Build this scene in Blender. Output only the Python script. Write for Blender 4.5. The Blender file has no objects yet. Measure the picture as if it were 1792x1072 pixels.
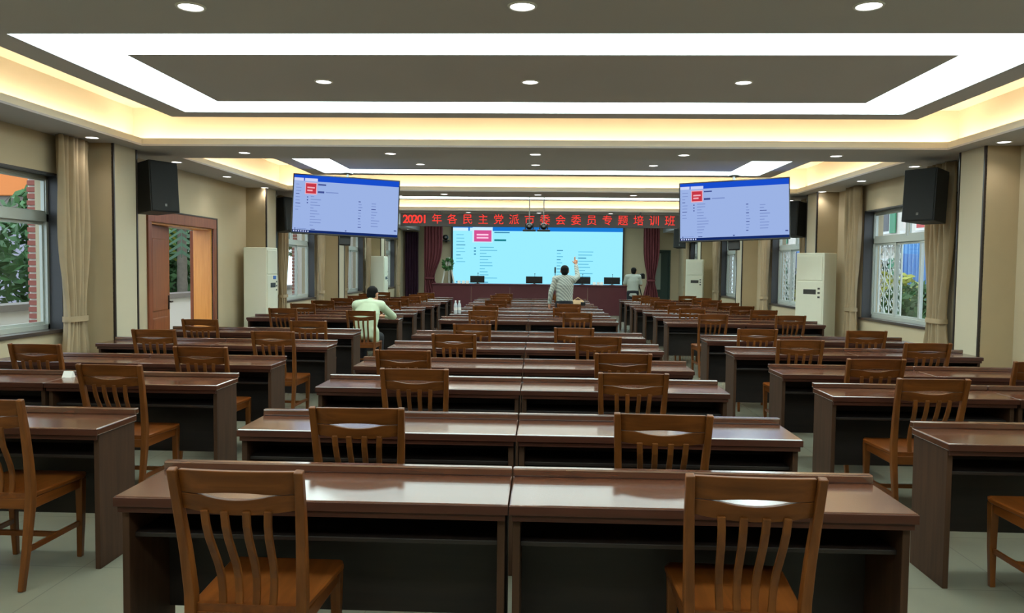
import bpy, bmesh, math, random
from mathutils import Vector, Matrix
random.seed(7)
S = bpy.context.scene
COL = S.collection
PI = math.pi

# ------------------------------------------------------------------ camera
F_PX, VPX, VPY, RHO = 1380.0, 949.0, 469.0, 0.011
cam_d = bpy.data.cameras.new('camera')
cam_d.sensor_width = 36.0
cam_d.lens = 36.0 * F_PX / 1792.0
cam_d.clip_end = 300
cam = bpy.data.objects.new('camera', cam_d); COL.objects.link(cam)
v = Vector(((VPX - 896) / F_PX, -(VPY - 536) / F_PX, -1)).normalized()
zc = Vector((1, -RHO, 0)).cross(v).normalized()
xc = v.cross(zc)
cam.matrix_world = Matrix.Translation((0, 0, 1.6)) @ Matrix((xc, v, zc)).to_4x4()
S.camera = cam

# ------------------------------------------------------------------ world, exposure
W = bpy.data.worlds.new('world'); S.world = W; W.use_nodes = True
W.node_tree.nodes['Background'].inputs[0].default_value = (0.80, 0.90, 1.0, 1)
W.node_tree.nodes['Background'].inputs[1].default_value = 2.6
S.view_settings.view_transform = 'Standard'
S.view_settings.look = 'None'
S.view_settings.gamma = 1.0
S.view_settings.use_curve_mapping = False
S.view_settings.exposure = 0.12
S.cycles.use_denoising = True
S.cycles.max_bounces = 8
S.cycles.diffuse_bounces = 5
S.cycles.glossy_bounces = 4
S.cycles.transparent_max_bounces = 12
S.cycles.caustics_reflective = False
S.cycles.caustics_refractive = False
S.cycles.sample_clamp_indirect = 6.0
PANEL_E, COVE_E, SPOT_W = 8.0, 27.0, 9.0

# ------------------------------------------------------------------ materials
def srgb(r, g, b):
    def c(u):
        u /= 255.0
        return u / 12.92 if u <= 0.04045 else ((u + 0.055) / 1.055) ** 2.4
    return (c(r), c(g), c(b), 1)
MATS = {}
def mat(name, col, rough=0.5, metal=0.0, spec=0.5, noise=0.0, nscale=8.0, bump=0.0, bscale=60.0, coat=0.0):
    m = bpy.data.materials.new(name); m.use_nodes = True
    nt = m.node_tree; b = nt.nodes['Principled BSDF']
    b.inputs['Base Color'].default_value = col
    b.inputs['Roughness'].default_value = rough
    b.inputs['Metallic'].default_value = metal
    b.inputs['Specular IOR Level'].default_value = spec
    b.inputs['Coat Weight'].default_value = coat
    b.inputs['Coat Roughness'].default_value = 0.1
    tc = nt.nodes.new('ShaderNodeTexCoord')
    if noise:
        n = nt.nodes.new('ShaderNodeTexNoise'); n.inputs['Scale'].default_value = nscale
        n.inputs['Detail'].default_value = 4
        r = nt.nodes.new('ShaderNodeMapRange'); r.inputs['To Min'].default_value = 1 - noise; r.inputs['To Max'].default_value = 1 + noise
        mx = nt.nodes.new('ShaderNodeVectorMath'); mx.operation = 'SCALE'
        mx.inputs[0].default_value = col[:3]
        nt.links.new(tc.outputs['Object'], n.inputs['Vector']); nt.links.new(n.outputs['Fac'], r.inputs['Value'])
        nt.links.new(r.outputs['Result'], mx.inputs['Scale']); nt.links.new(mx.outputs[0], b.inputs['Base Color'])
    if bump:
        n2 = nt.nodes.new('ShaderNodeTexNoise'); n2.inputs['Scale'].default_value = bscale
        bp = nt.nodes.new('ShaderNodeBump'); bp.inputs['Strength'].default_value = bump; bp.inputs['Distance'].default_value = 0.01
        nt.links.new(tc.outputs['Object'], n2.inputs['Vector']); nt.links.new(n2.outputs['Fac'], bp.inputs['Height'])
        nt.links.new(bp.outputs[0], b.inputs['Normal'])
    MATS[name] = m
    return m
def wood(name, c1, c2, rough=0.25, axis='X', scale=1.0, spec=0.5, ior=1.5):
    m = bpy.data.materials.new(name); m.use_nodes = True
    nt = m.node_tree; b = nt.nodes['Principled BSDF']
    b.inputs['Roughness'].default_value = rough; b.inputs['Specular IOR Level'].default_value = spec; b.inputs['IOR'].default_value = ior
    tc = nt.nodes.new('ShaderNodeTexCoord'); mp = nt.nodes.new('ShaderNodeMapping')
    s = {'X': (1.2, 16, 16), 'Y': (16, 1.2, 16), 'Z': (16, 16, 1.2)}[axis]
    mp.inputs['Scale'].default_value = [q * scale for q in s]
    oi = nt.nodes.new('ShaderNodeObjectInfo'); ad = nt.nodes.new('ShaderNodeVectorMath'); ad.operation = 'ADD'
    sc = nt.nodes.new('ShaderNodeVectorMath'); sc.operation = 'SCALE'; sc.inputs[0].default_value = (9, 7, 5)
    nt.links.new(oi.outputs['Random'], sc.inputs['Scale'])
    n = nt.nodes.new('ShaderNodeTexNoise'); n.inputs['Scale'].default_value = 1.6; n.inputs['Detail'].default_value = 5; n.inputs['Distortion'].default_value = 0.6
    cr = nt.nodes.new('ShaderNodeValToRGB')
    cr.color_ramp.elements[0].color = c1; cr.color_ramp.elements[1].color = c2
    cr.color_ramp.elements[0].position = 0.3; cr.color_ramp.elements[1].position = 0.7
    nt.links.new(tc.outputs['Object'], mp.inputs['Vector']); nt.links.new(mp.outputs[0], ad.inputs[0]); nt.links.new(sc.outputs[0], ad.inputs[1])
    nt.links.new(ad.outputs[0], n.inputs['Vector']); nt.links.new(n.outputs['Fac'], cr.inputs['Fac']); nt.links.new(cr.outputs['Color'], b.inputs['Base Color'])
    MATS[name] = m
    return m
def emit(name, col, strength=1.0):
    m = bpy.data.materials.new(name); m.use_nodes = True
    nt = m.node_tree; nt.nodes.clear()
    e = nt.nodes.new('ShaderNodeEmission'); o = nt.nodes.new('ShaderNodeOutputMaterial')
    e.inputs[0].default_value = col; e.inputs[1].default_value = strength
    nt.links.new(e.outputs[0], o.inputs[0]); MATS[name] = m
    return m
def glass(name, tint=(0.93, 0.97, 0.97, 1)):
    m = bpy.data.materials.new(name); m.use_nodes = True
    nt = m.node_tree; nt.nodes.clear()
    t = nt.nodes.new('ShaderNodeBsdfTransparent'); g = nt.nodes.new('ShaderNodeBsdfGlossy'); o = nt.nodes.new('ShaderNodeOutputMaterial')
    lw = nt.nodes.new('ShaderNodeLayerWeight'); lw.inputs[0].default_value = 0.5
    pw_ = nt.nodes.new('ShaderNodeMath'); pw_.operation = 'POWER'; pw_.inputs[1].default_value = 5.0
    f = nt.nodes.new('ShaderNodeMath'); f.operation = 'MULTIPLY_ADD'; f.inputs[1].default_value = 0.9; f.inputs[2].default_value = 0.03
    nt.links.new(lw.outputs['Facing'], pw_.inputs[0]); nt.links.new(pw_.outputs[0], f.inputs[0])
    mx = nt.nodes.new('ShaderNodeMixShader')
    t.inputs[0].default_value = tint; g.inputs['Roughness'].default_value = 0.02
    nt.links.new(f.outputs[0], mx.inputs[0]); nt.links.new(t.outputs[0], mx.inputs[1]); nt.links.new(g.outputs[0], mx.inputs[2]); nt.links.new(mx.outputs[0], o.inputs[0])
    MATS[name] = m
    return m

mat('wall', srgb(192, 177, 148), 0.75, noise=0.04, nscale=3, bump=0.15, bscale=120)
mat('pillar', srgb(202, 191, 165), 0.7, noise=0.03, nscale=3)
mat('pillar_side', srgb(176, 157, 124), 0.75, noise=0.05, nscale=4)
mat('ceiling', srgb(196, 194, 198), 0.85, noise=0.02, nscale=2)
mat('cove', srgb(240, 232, 214), 0.85)
mat('dark_trim', srgb(48, 38, 34), 0.35)
mat('jamb', srgb(66, 66, 70), 0.45, noise=0.1, nscale=3)
mat('aluminium', srgb(190, 196, 190), 0.4, metal=0.2)
mat('sill', srgb(70, 60, 55), 0.3)
mat('curtain', srgb(168, 148, 118), 0.85, noise=0.12, nscale=6)
mat('curtain_maroon', srgb(112, 52, 58), 0.8, noise=0.12, nscale=6)
mat('curtain_purple', srgb(58, 26, 50), 0.8, noise=0.12, nscale=6)
mat('ac', srgb(232, 232, 212), 0.4, noise=0.02)
mat('ac_dark', srgb(60, 60, 58), 0.3)
mat('ac_blue', srgb(60, 110, 200), 0.3)
mat('speaker', srgb(24, 26, 28), 0.55, bump=0.2, bscale=300)
mat('grille', srgb(34, 36, 38), 0.7, bump=0.5, bscale=500)
mat('black', srgb(14, 14, 16), 0.4)
mat('metal', srgb(120, 120, 120), 0.35, metal=0.8)
mat('white', srgb(235, 235, 232), 0.5)
mat('rostrum', srgb(92, 42, 50), 0.35, noise=0.1, nscale=3)
mat('skin', srgb(196, 142, 112), 0.55)
mat('hair', srgb(9, 8, 8), 0.75, spec=0.2)
mat('trousers', srgb(26, 28, 36), 0.8)
mat('shirt_green', srgb(190, 206, 176), 0.8, noise=0.05, nscale=14)
mat('shirt_grey', srgb(180, 186, 178), 0.8, noise=0.05, nscale=14)
mat('shoe', srgb(20, 18, 18), 0.4)
mat('leaf', srgb(62, 104, 54), 0.6, noise=0.5, nscale=5)
mat('leaf_dark', srgb(38, 74, 44), 0.6, noise=0.5, nscale=5)
mat('leaf_yellow', srgb(168, 170, 70), 0.6, noise=0.4, nscale=5)
mat('bark', srgb(130, 124, 112), 0.9, noise=0.3, nscale=12)
mat('planter', srgb(226, 222, 214), 0.7)
mat('planter_cap', srgb(120, 112, 104), 0.6)
mat('brick', srgb(146, 84, 74), 0.8, noise=0.2, nscale=9)
mat('plaster', srgb(222, 214, 204), 0.8)
mat('orange_roof', srgb(222, 128, 62), 0.7)
mat('lavender', srgb(170, 164, 184), 0.8)
mat('ground', srgb(140, 138, 130), 0.8, noise=0.15, nscale=2)
mat('blue_sheet', srgb(86, 140, 210), 0.5, noise=0.1, nscale=3)
mat('green_paint', srgb(40, 130, 90), 0.5)
mat('red_paint', srgb(190, 50, 46), 0.5)
mat('door_green', srgb(46, 66, 60), 0.5)
mat('door_light', srgb(150, 160, 150), 0.5)
mat('bag_tan', srgb(168, 140, 104), 0.7)
mat('paper', srgb(236, 236, 230), 0.7)
mat('clear_plastic', srgb(190, 200, 205), 0.15)
wood('desk_top', srgb(82, 47, 32), srgb(94, 55, 38), 0.165, 'X', ior=2.15)
wood('desk_edge', srgb(58, 30, 21), srgb(74, 39, 27), 0.4, 'X', spec=0.3)
wood('desk_body', srgb(58, 38, 25), srgb(72, 48, 33), 0.6, 'Z', spec=0.2)
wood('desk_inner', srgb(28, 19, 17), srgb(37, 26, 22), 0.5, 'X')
wood('chair_wood', srgb(88, 48, 17), srgb(118, 68, 27), 0.4, 'Z', spec=0.3)
wood('chair_rail', srgb(84, 45, 15), srgb(114, 64, 24), 0.42, 'X', spec=0.25)
wood('chair_seat', srgb(90, 46, 15), srgb(118, 64, 23), 0.34, 'Y', spec=0.4)
wood('door_wood', srgb(116, 60, 35), srgb(142, 78, 48), 0.35, 'Z')
wood('door_wood_daylit', srgb(206, 132, 52), srgb(220, 148, 66), 0.3, 'Z')  # orange lining wood, colour raised to include the light from outside
glass('glass')
emit('panel_light', (0.80, 1.0, 0.97, 1), PANEL_E)
emit('cove_light', (1.0, 0.80, 0.52, 1), COVE_E)
emit('lens', (1.0, 0.99, 0.97, 1), 6.0)
emit('led_red', (1.0, 0.055, 0.04, 1), 1.0)
mat('led_board', srgb(52, 46, 44), 0.6)
def scr(n, r, g, b): return emit(n, srgb(r, g, b), 1.0)
scr('tv_page', 150, 172, 220); scr('tv_bar', 22, 74, 196); scr('tv_task', 18, 38, 96); scr('tv_red', 190, 52, 66)
scr('tv_pale', 196, 204, 236); scr('tv_ink', 64, 78, 140); scr('tv_pink', 232, 168, 180); scr('tv_line', 122, 142, 196)
scr('led_page', 150, 230, 254); scr('led_bar', 22, 118, 206); scr('led_task', 10, 66, 128); scr('led_pink', 206, 80, 142)
scr('led_pale', 196, 232, 252); scr('led_ink', 56, 132, 168); scr('led_line', 98, 184, 214); scr('led_text', 250, 196, 224); scr('led_teal', 20, 120, 130)

# floor: large greyish tiles with faint joints
m = mat('floor', srgb(129, 128, 112), 0.22)
nt = m.node_tree; b = nt.nodes['Principled BSDF']
tc = nt.nodes.new('ShaderNodeTexCoord'); br = nt.nodes.new('ShaderNodeTexBrick')
br.offset = 0.0; br.inputs['Scale'].default_value = 1.0
br.inputs['Brick Width'].default_value = 0.8; br.inputs['Row Height'].default_value = 0.8; br.inputs['Mortar Size'].default_value = 0.003
br.inputs['Color1'].default_value = srgb(129, 128, 112); br.inputs['Color2'].default_value = srgb(126, 125, 110); br.inputs['Mortar'].default_value = srgb(112, 111, 98)
nz = nt.nodes.new('ShaderNodeTexNoise'); nz.inputs['Scale'].default_value = 2.5; nz.inputs['Detail'].default_value = 5
mr = nt.nodes.new('ShaderNodeMapRange'); mr.inputs['To Min'].default_value = 0.85; mr.inputs['To Max'].default_value = 1.12
ms = nt.nodes.new('ShaderNodeVectorMath'); ms.operation = 'SCALE'
nt.links.new(tc.outputs['Object'], br.inputs['Vector']); nt.links.new(tc.outputs['Object'], nz.inputs['Vector'])
nt.links.new(nz.outputs['Fac'], mr.inputs['Value']); nt.links.new(br.outputs['Color'], ms.inputs[0]); nt.links.new(mr.outputs[0], ms.inputs['Scale'])
nt.links.new(ms.outputs[0], b.inputs['Base Color'])

# striped shirt of the standing man
m = mat('shirt_stripe', srgb(176, 184, 176), 0.8)
nt = m.node_tree; b = nt.nodes['Principled BSDF']
tc = nt.nodes.new('ShaderNodeTexCoord'); wv = nt.nodes.new('ShaderNodeTexWave'); wv.bands_direction = 'DIAGONAL'
wv.inputs['Scale'].default_value = 9.0; wv.inputs['Distortion'].default_value = 1.5
cr = nt.nodes.new('ShaderNodeValToRGB'); cr.color_ramp.elements[0].color = srgb(136, 146, 142); cr.color_ramp.elements[1].color = srgb(196, 204, 196)
nt.links.new(tc.outputs['Object'], wv.inputs['Vector']); nt.links.new(wv.outputs['Fac'], cr.inputs['Fac']); nt.links.new(cr.outputs[0], b.inputs['Base Color'])

# ------------------------------------------------------------------ mesh helpers
class MB:
    def __init__(s): s.v = []; s.f = []; s.mi = []; s.cur = 0
    def quad(s, a, b, c, d):
        n = len(s.v); s.v += [a, b, c, d]; s.f.append((n, n + 1, n + 2, n + 3)); s.mi.append(s.cur)
    def box(s, x0, x1, y0, y1, z0, z1):
        n = len(s.v)
        s.v += [(x0, y0, z0), (x1, y0, z0), (x1, y1, z0), (x0, y1, z0), (x0, y0, z1), (x1, y0, z1), (x1, y1, z1), (x0, y1, z1)]
        for q in ((0, 3, 2, 1), (4, 5, 6, 7), (0, 1, 5, 4), (1, 2, 6, 5), (2, 3, 7, 6), (3, 0, 4, 7)):
            s.f.append(tuple(n + i for i in q)); s.mi.append(s.cur)
        return s
    def rings(s, rs, cap=True):
        n = len(s.v); k = len(rs[0])
        for r in rs: s.v += [tuple(p) for p in r]
        for i in range(len(rs) - 1):
            for j in range(k):
                a = n + i * k + j; b = n + i * k + (j + 1) % k
                s.f.append((a, b, b + k, a + k)); s.mi.append(s.cur)
        if cap:
            s.f.append(tuple(n + j for j in reversed(range(k)))); s.mi.append(s.cur)
            e = n + (len(rs) - 1) * k
            s.f.append(tuple(e + j for j in range(k))); s.mi.append(s.cur)
        return s
    def cyl(s, p0, p1, r0, r1=None, k=12, cap=True):
        r1 = r0 if r1 is None else r1
        p0 = Vector(p0); p1 = Vector(p1); d = (p1 - p0).normalized()
        u = d.orthogonal().normalized(); w = d.cross(u)
        ring = lambda p, r: [p + u * (r * math.cos(2 * PI * j / k)) + w * (r * math.sin(2 * PI * j / k)) for j in range(k)]
        return s.rings([ring(p0, r0), ring(p1, r1)], cap)
    def sweep(s, pts, ws, ds):
        rs = []
        for i, p in enumerate(pts):
            p = Vector(p); a = Vector(pts[max(i - 1, 0)]); b = Vector(pts[min(i + 1, len(pts) - 1)])
            t = (b - a).normalized(); x = Vector((1, 0, 0)); n = t.cross(x).normalized()
            x = n.cross(t)
            w = ws[i] / 2; d = ds[i] / 2
            rs.append([p - x * w - n * d, p + x * w - n * d, p + x * w + n * d, p - x * w + n * d])
        return s.rings(rs)
    def sphere(s, c, r, k=12, h=8, sc=(1, 1, 1)):
        rs = []
        for i in range(1, h):
            t = PI * i / h
            rs.append([(c[0] + sc[0] * r * math.sin(t) * math.cos(2 * PI * j / k), c[1] + sc[1] * r * math.sin(t) * math.sin(2 * PI * j / k), c[2] - sc[2] * r * math.cos(t)) for j in range(k)])
        return s.rings(rs)
    def mesh(s, name, mats, smooth=False, bevel=0.0, recalc=True):
        me = bpy.data.meshes.new(name)
        me.from_pydata(s.v, [], s.f)
        if not isinstance(mats, (list, tuple)): mats = [mats]
        for q in mats: me.materials.append(MATS[q])
        for p, i in zip(me.polygons, s.mi): p.material_index = i
        if bevel or recalc:
            bm = bmesh.new(); bm.from_mesh(me)
            if bevel:
                bmesh.ops.bevel(bm, geom=bm.edges[:], offset=bevel, segments=2, affect='EDGES', profile=0.5, clamp_overlap=True)
            if recalc: bmesh.ops.recalc_face_normals(bm, faces=bm.faces[:])
            bm.to_mesh(me); bm.free()
        if smooth:
            for p in me.polygons: p.use_smooth = True
        return me
def put(name, me, parent=None, loc=(0, 0, 0), rot=(0, 0, 0)):
    o = bpy.data.objects.new(name, me); COL.objects.link(o)
    o.location = loc; o.rotation_euler = rot
    if parent: o.parent = parent
    return o
def empty(name, loc=(0, 0, 0), rot=(0, 0, 0), parent=None):
    o = bpy.data.objects.new(name, None); COL.objects.link(o)
    o.empty_display_size = 0.1; o.location = loc; o.rotation_euler = rot
    if parent: o.parent = parent
    return o
def tag(o, label, cat, group=None):
    o['label'] = label; o['category'] = cat
    if group: o['group'] = group
    return o
def struct(o, label=None):
    o['kind'] = 'structure'
    if label: o['label'] = label
    return o
def bx(*a): return MB().box(*a)
ORD = ['first', 'second', 'third', 'fourth', 'fifth', 'sixth', 'seventh', 'eighth', 'ninth', 'tenth', 'eleventh', 'twelfth', 'thirteenth']

# ------------------------------------------------------------------ room shell
XL, XR, YB, YF = -5.2, 5.05, -3.2, 29.5
TH = 0.3
ZS, ZP, ZT = 2.95, 3.15, 3.42          # soffit, dropped panels, slab
LX0, LX1 = -4.60, 4.45                 # inner edges of the side soffits
struct(put('floor', bx(XL - TH, XR + TH, YB - TH, YF + TH, -0.12, 0).mesh('floor', 'floor')), 'grey tiled floor of the hall')
WIN_L = [(5.0, 8.38), (15.55, 17.86), (20.4, 22.75), (25.2, 27.6)]
DOOR_L = (10.3, 12.28)
WIN_R = [(5.2, 7.6), (10.35, 12.66), (15.25, 17.6), (20.2, 22.5), (25.1, 27.2)]
WZ0, WZ1, DZ1 = 0.88, 2.55, 2.16
def side_wall(name, x0, x1, holes, label):
    mb = MB(); y = YB - TH
    for (a, b, z0, z1) in sorted(holes):
        mb.box(x0, x1, y, a, 0, 3.55)
        if z0 > 0: mb.box(x0, x1, a, b, 0, z0)
        mb.box(x0, x1, a, b, z1, 3.55); y = b
    mb.box(x0, x1, y, YF + TH, 0, 3.55)
    return struct(put(name, mb.mesh(name, 'wall')), label)
side_wall('wall_left', XL - TH, XL, [(a, b, WZ0, WZ1) for a, b in WIN_L] + [(DOOR_L[0], DOOR_L[1], 0, DZ1)], 'tan left wall with windows and a doorway')
side_wall('wall_right', XR, XR + TH, [(a, b, WZ0, WZ1) for a, b in WIN_R], 'tan right wall with a row of windows')
struct(put('wall_back', bx(XL, XR, YB - TH, YB, 0, 3.55).mesh('wb', 'wall')), 'plain wall behind the last desks')
wf = MB()
BD0, BD1, BDZ = 4.05, 4.75, 2.32
wf.box(XL, BD0, YF, YF + TH, 0, 3.55); wf.box(BD0, BD1, YF, YF + TH, BDZ, 3.55); wf.box(BD1, XR, YF, YF + TH, 0, 3.55)
struct(put('wall_front', wf.mesh('wf', 'wall')), 'tan front wall behind the stage')

PIL_L = [3.8, 8.75, 13.69, 18.61, 23.5]
PIL_R = [3.7, 8.62, 13.75, 18.75, 23.6]
k = 0
for side, ys in (('left', PIL_L), ('right', PIL_R)):
    for y in ys:
        k += 1
        p = struct(empty('pillar_%d' % k, (0, y, 0)), '%s wall pillar with pale face and dark metal edge strips' % side)
        xa, xb = (XL, -4.85) if side == 'left' else (4.70, XR)
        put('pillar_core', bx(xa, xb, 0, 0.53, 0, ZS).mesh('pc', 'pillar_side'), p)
        xf = -4.85 if side == 'left' else 4.70
        s = 1 if side == 'left' else -1
        put('pillar_facing', bx(min(xf, xf + s * .012), max(xf, xf + s * .012), 0.03, 0.50, 0, ZS).mesh('pf', 'pillar', bevel=.003), p)
        for yy in (0.0, 0.505):
            put('edge_strip', bx(min(xf - s * .005, xf + s * .02), max(xf - s * .005, xf + s * .02), yy, yy + 0.025, 0, ZS).mesh('es', 'dark_trim'), p)

# ceiling
CEIL = struct(empty('ceiling', (0, 0, 0)), 'grey suspended ceiling with lit coffers')
COFF = [(-0.7, 3.65), (4.62, 8.94), (9.95, 14.1), (15.1, 18.9), (20.0, YF)]
put('slab', bx(XL, XR, YB, YF, ZT, 3.55).mesh('slab', 'cove'), CEIL)
put('side_soffit', bx(XL, LX0 - .22, YB, YF, ZS, ZT).mesh('ss', ['ceiling']), CEIL)
put('side_soffit', bx(LX1 + .22, XR, YB, YF, ZS, ZT).mesh('ss', ['ceiling']), CEIL)
edges = [YB] + [q for c in COFF for q in c]
beams = [(edges[i], edges[i + 1]) for i in range(0, len(edges) - 1, 2)]
for i, (a, b) in enumerate(beams):
    put('cross_beam', bx(LX0 - .22, LX1 + .22, a + (.22 if i else 0), b - .22, ZS, ZT).mesh('cb', 'ceiling'), CEIL)
def ringbox(mb, x0, x1, y0, y1, w, z0, z1):     # a rectangular ring lying inside x0..x1, y0..y1
    mb.box(x0, x1, y0, y0 + w, z0, z1); mb.box(x0, x1, y1 - w, y1, z0, z1)
    mb.box(x0, x0 + w, y0 + w, y1 - w, z0, z1); mb.box(x1 - w, x1, y0 + w, y1 - w, z0, z1)
    return mb
CN = ['behind the camera', 'nearest the camera', 'in the middle of the hall', 'farthest from the camera']
for i, (a, b) in enumerate(COFF[:4]):
    # ledge carrying the hidden strip, its upstand, and the cove wall behind
    put('ledge', ringbox(MB(), LX0 - .22, LX1 + .22, a - .22, b + .22, .22, ZS, ZS + .02).mesh('ledge', 'ceiling'), CEIL)
    put('upstand', ringbox(MB(), LX0 - .02, LX1 + .02, a - .02, b + .02, .02, ZS + .02, ZS + .085).mesh('upstand', 'cove'), CEIL)
    put('cove_wall', ringbox(MB(), LX0 - .225, LX1 + .225, a - .225, b + .225, .01, ZS + .02, ZT).mesh('cove_wall', 'cove'), CEIL)
    px0, px1, py0, py1 = LX0 + .68, LX1 - .66, a + .43, b - .68
    fx0, fx1, fy0, fy1 = px0 + .26, px1 - .28, py0 + .26, py1 - .26
    pm = MB()
    ringbox(pm, px0, px1, py0, py1, .26, ZP, ZP + .1)
    pm.box(fx0 - .03, fx1 + .03, fy0 - .03, fy1 + .03, ZP + .03, ZP + .1)
    put('dropped_panel', pm.mesh('dp', 'ceiling'), CEIL)
    put('dropped_panel', bx(fx0 + .55, fx1 - .55, fy0 + .52, fy1 - .52, ZP, ZP + .03).mesh('dp', 'ceiling'), CEIL)
    fr = empty('light_panel', (0, 0, ZP))
    tag(fr, 'white glowing rectangular light band in the ceiling coffer ' + CN[i], 'ceiling light', 'ceiling light bands')
    z0, z1 = .008, .028
    put('diffuser', bx(fx0, fx1, fy0, fy0 + .52, z0, z1).mesh('df', 'panel_light'), fr)
    put('diffuser', bx(fx0, fx1, fy1 - .52, fy1, z0, z1).mesh('df', 'panel_light'), fr)
    put('diffuser', bx(fx0, fx0 + .55, fy0 + .52, fy1 - .52, z0, z1).mesh('df', 'panel_light'), fr)
    put('diffuser', bx(fx1 - .55, fx1, fy0 + .52, fy1 - .52, z0, z1).mesh('df', 'panel_light'), fr)
    st = empty('cove_strip', (0, 0, ZS + .02))
    tag(st, 'warm hidden strip light around the coffer ' + CN[i], 'strip light', 'cove strip lights')
    xm0, xm1, ym0, ym1 = LX0 - .10, LX1 + .10, a - .10, b + .10
    for q in ((xm0, xm1, ym0 - .015, ym0 + .015), (xm0, xm1, ym1 - .015, ym1 + .015), (xm0 - .015, xm0 + .015, ym0 + .02, ym1 - .02), (xm1 - .015, xm1 + .015, ym0 + .02, ym1 - .02)):
        put('strip', bx(q[0], q[1], q[2], q[3], 0, .012).mesh('stp', 'cove_light'), st)
# stage recess: inner sides
sm = MB(); sm.box(LX0 - .22, LX0, 20.0, YF, ZS, ZT); sm.box(LX1, LX1 + .22, 20.0, YF, ZS, ZT); sm.box(LX0 - .22, LX1 + .22, 19.76, 20.0, ZS, ZT)
put('stage_soffit', sm.mesh('sgs', 'ceiling'), CEIL)

sf = empty('light_panel', (0, 0, ZT)); tag(sf, 'white glowing light band above the stage behind the banner', 'ceiling light', 'ceiling light bands')
for q in ((-3.4, 3.2, 21.6, 22.1), (-3.4, 3.2, 26.6, 27.1), (-3.4, -2.9, 22.1, 26.6), (2.7, 3.2, 22.1, 26.6)):
    put('diffuser', bx(q[0], q[1], q[2], q[3], -.02, 0).mesh('df', 'panel_light'), sf)
# downlights
ring_me = MB()
N = 20
ro, ri = .078, .062
rr = []
for r_, z_ in ((ri, .004), (ri, -.004), (ri + .004, -.008), (ro - .004, -.008), (ro, -.002), (ro, .0)):
    rr.append([(r_ * math.cos(2 * PI * j / N), r_ * math.sin(2 * PI * j / N), z_) for j in range(N)])
ring_me.rings(rr, cap=False)
ring_me = ring_me.mesh('dl_ring', 'white', smooth=True)
lens_me = MB().cyl((0, 0, .003), (0, 0, -.003), ri, k=N).mesh('dl_lens', 'lens')
spot_d = bpy.data.lights.new('downlight_lamp', 'SPOT')
spot_d.energy = SPOT_W; spot_d.spot_size = math.radians(125); spot_d.spot_blend = 0.9; spot_d.shadow_soft_size = 0.05; spot_d.color = (1.0, 0.97, 0.9)
def downlight(x, y, z, where):
    e = empty('downlight', (x, y, z)); tag(e, 'round recessed ceiling downlight, ' + where, 'downlight', 'recessed downlights')
    put('trim_ring', ring_me, e); put('lens', lens_me, e)
    l = bpy.data.objects.new('lamp', spot_d); COL.objects.link(l); l.parent = e; l.location = (0, 0, -.02)
col3 = ((-1.86, 'left'), (-.12, 'centre'), (1.64, 'right'))
col5 = ((-3.6, 'far left'), (-1.83, 'left'), (-.1, 'centre'), (1.65, 'right'), (3.42, 'far right'))
for x, w in col3:
    downlight(x, 4.14, ZS, '%s of the beam nearest the camera' % w)
    downlight(x, 1.5, ZP, '%s in the panel behind the camera' % w)
    downlight(x, 6.66, ZP, '%s in the nearest coffer panel' % w)
    downlight(x, 11.95, ZP, '%s in the middle coffer panel' % w)
    downlight(x, 17.0, ZP, '%s in the farthest coffer panel' % w)
    downlight(x, 24.0, ZT, '%s above the space before the stage' % w)
    downlight(x, 28.0, ZT, '%s above the stage' % w)
for x, w in col5:
    downlight(x, 9.44, ZS, '%s of the second beam from the camera' % w)
    downlight(x, 14.6, ZS, '%s of the third beam from the camera' % w)
    downlight(x, 19.4, ZS, '%s of the beam behind the red banner' % w)
for i, y in enumerate((3.0, 4.8, 6.6, 8.37, 10.33, 12.0, 13.65, 15.4, 17.1, 18.8, 20.6, 22.4, 24.2, 26.2, 28.3)):
    downlight(-4.85, y, ZS, '%s along the left wall counted from the camera' % (ORD + ['fourteenth', 'fifteenth'])[i])
    downlight(4.73, y, ZS, '%s along the right wall counted from the camera' % (ORD + ['fourteenth', 'fifteenth'])[i])

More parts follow.
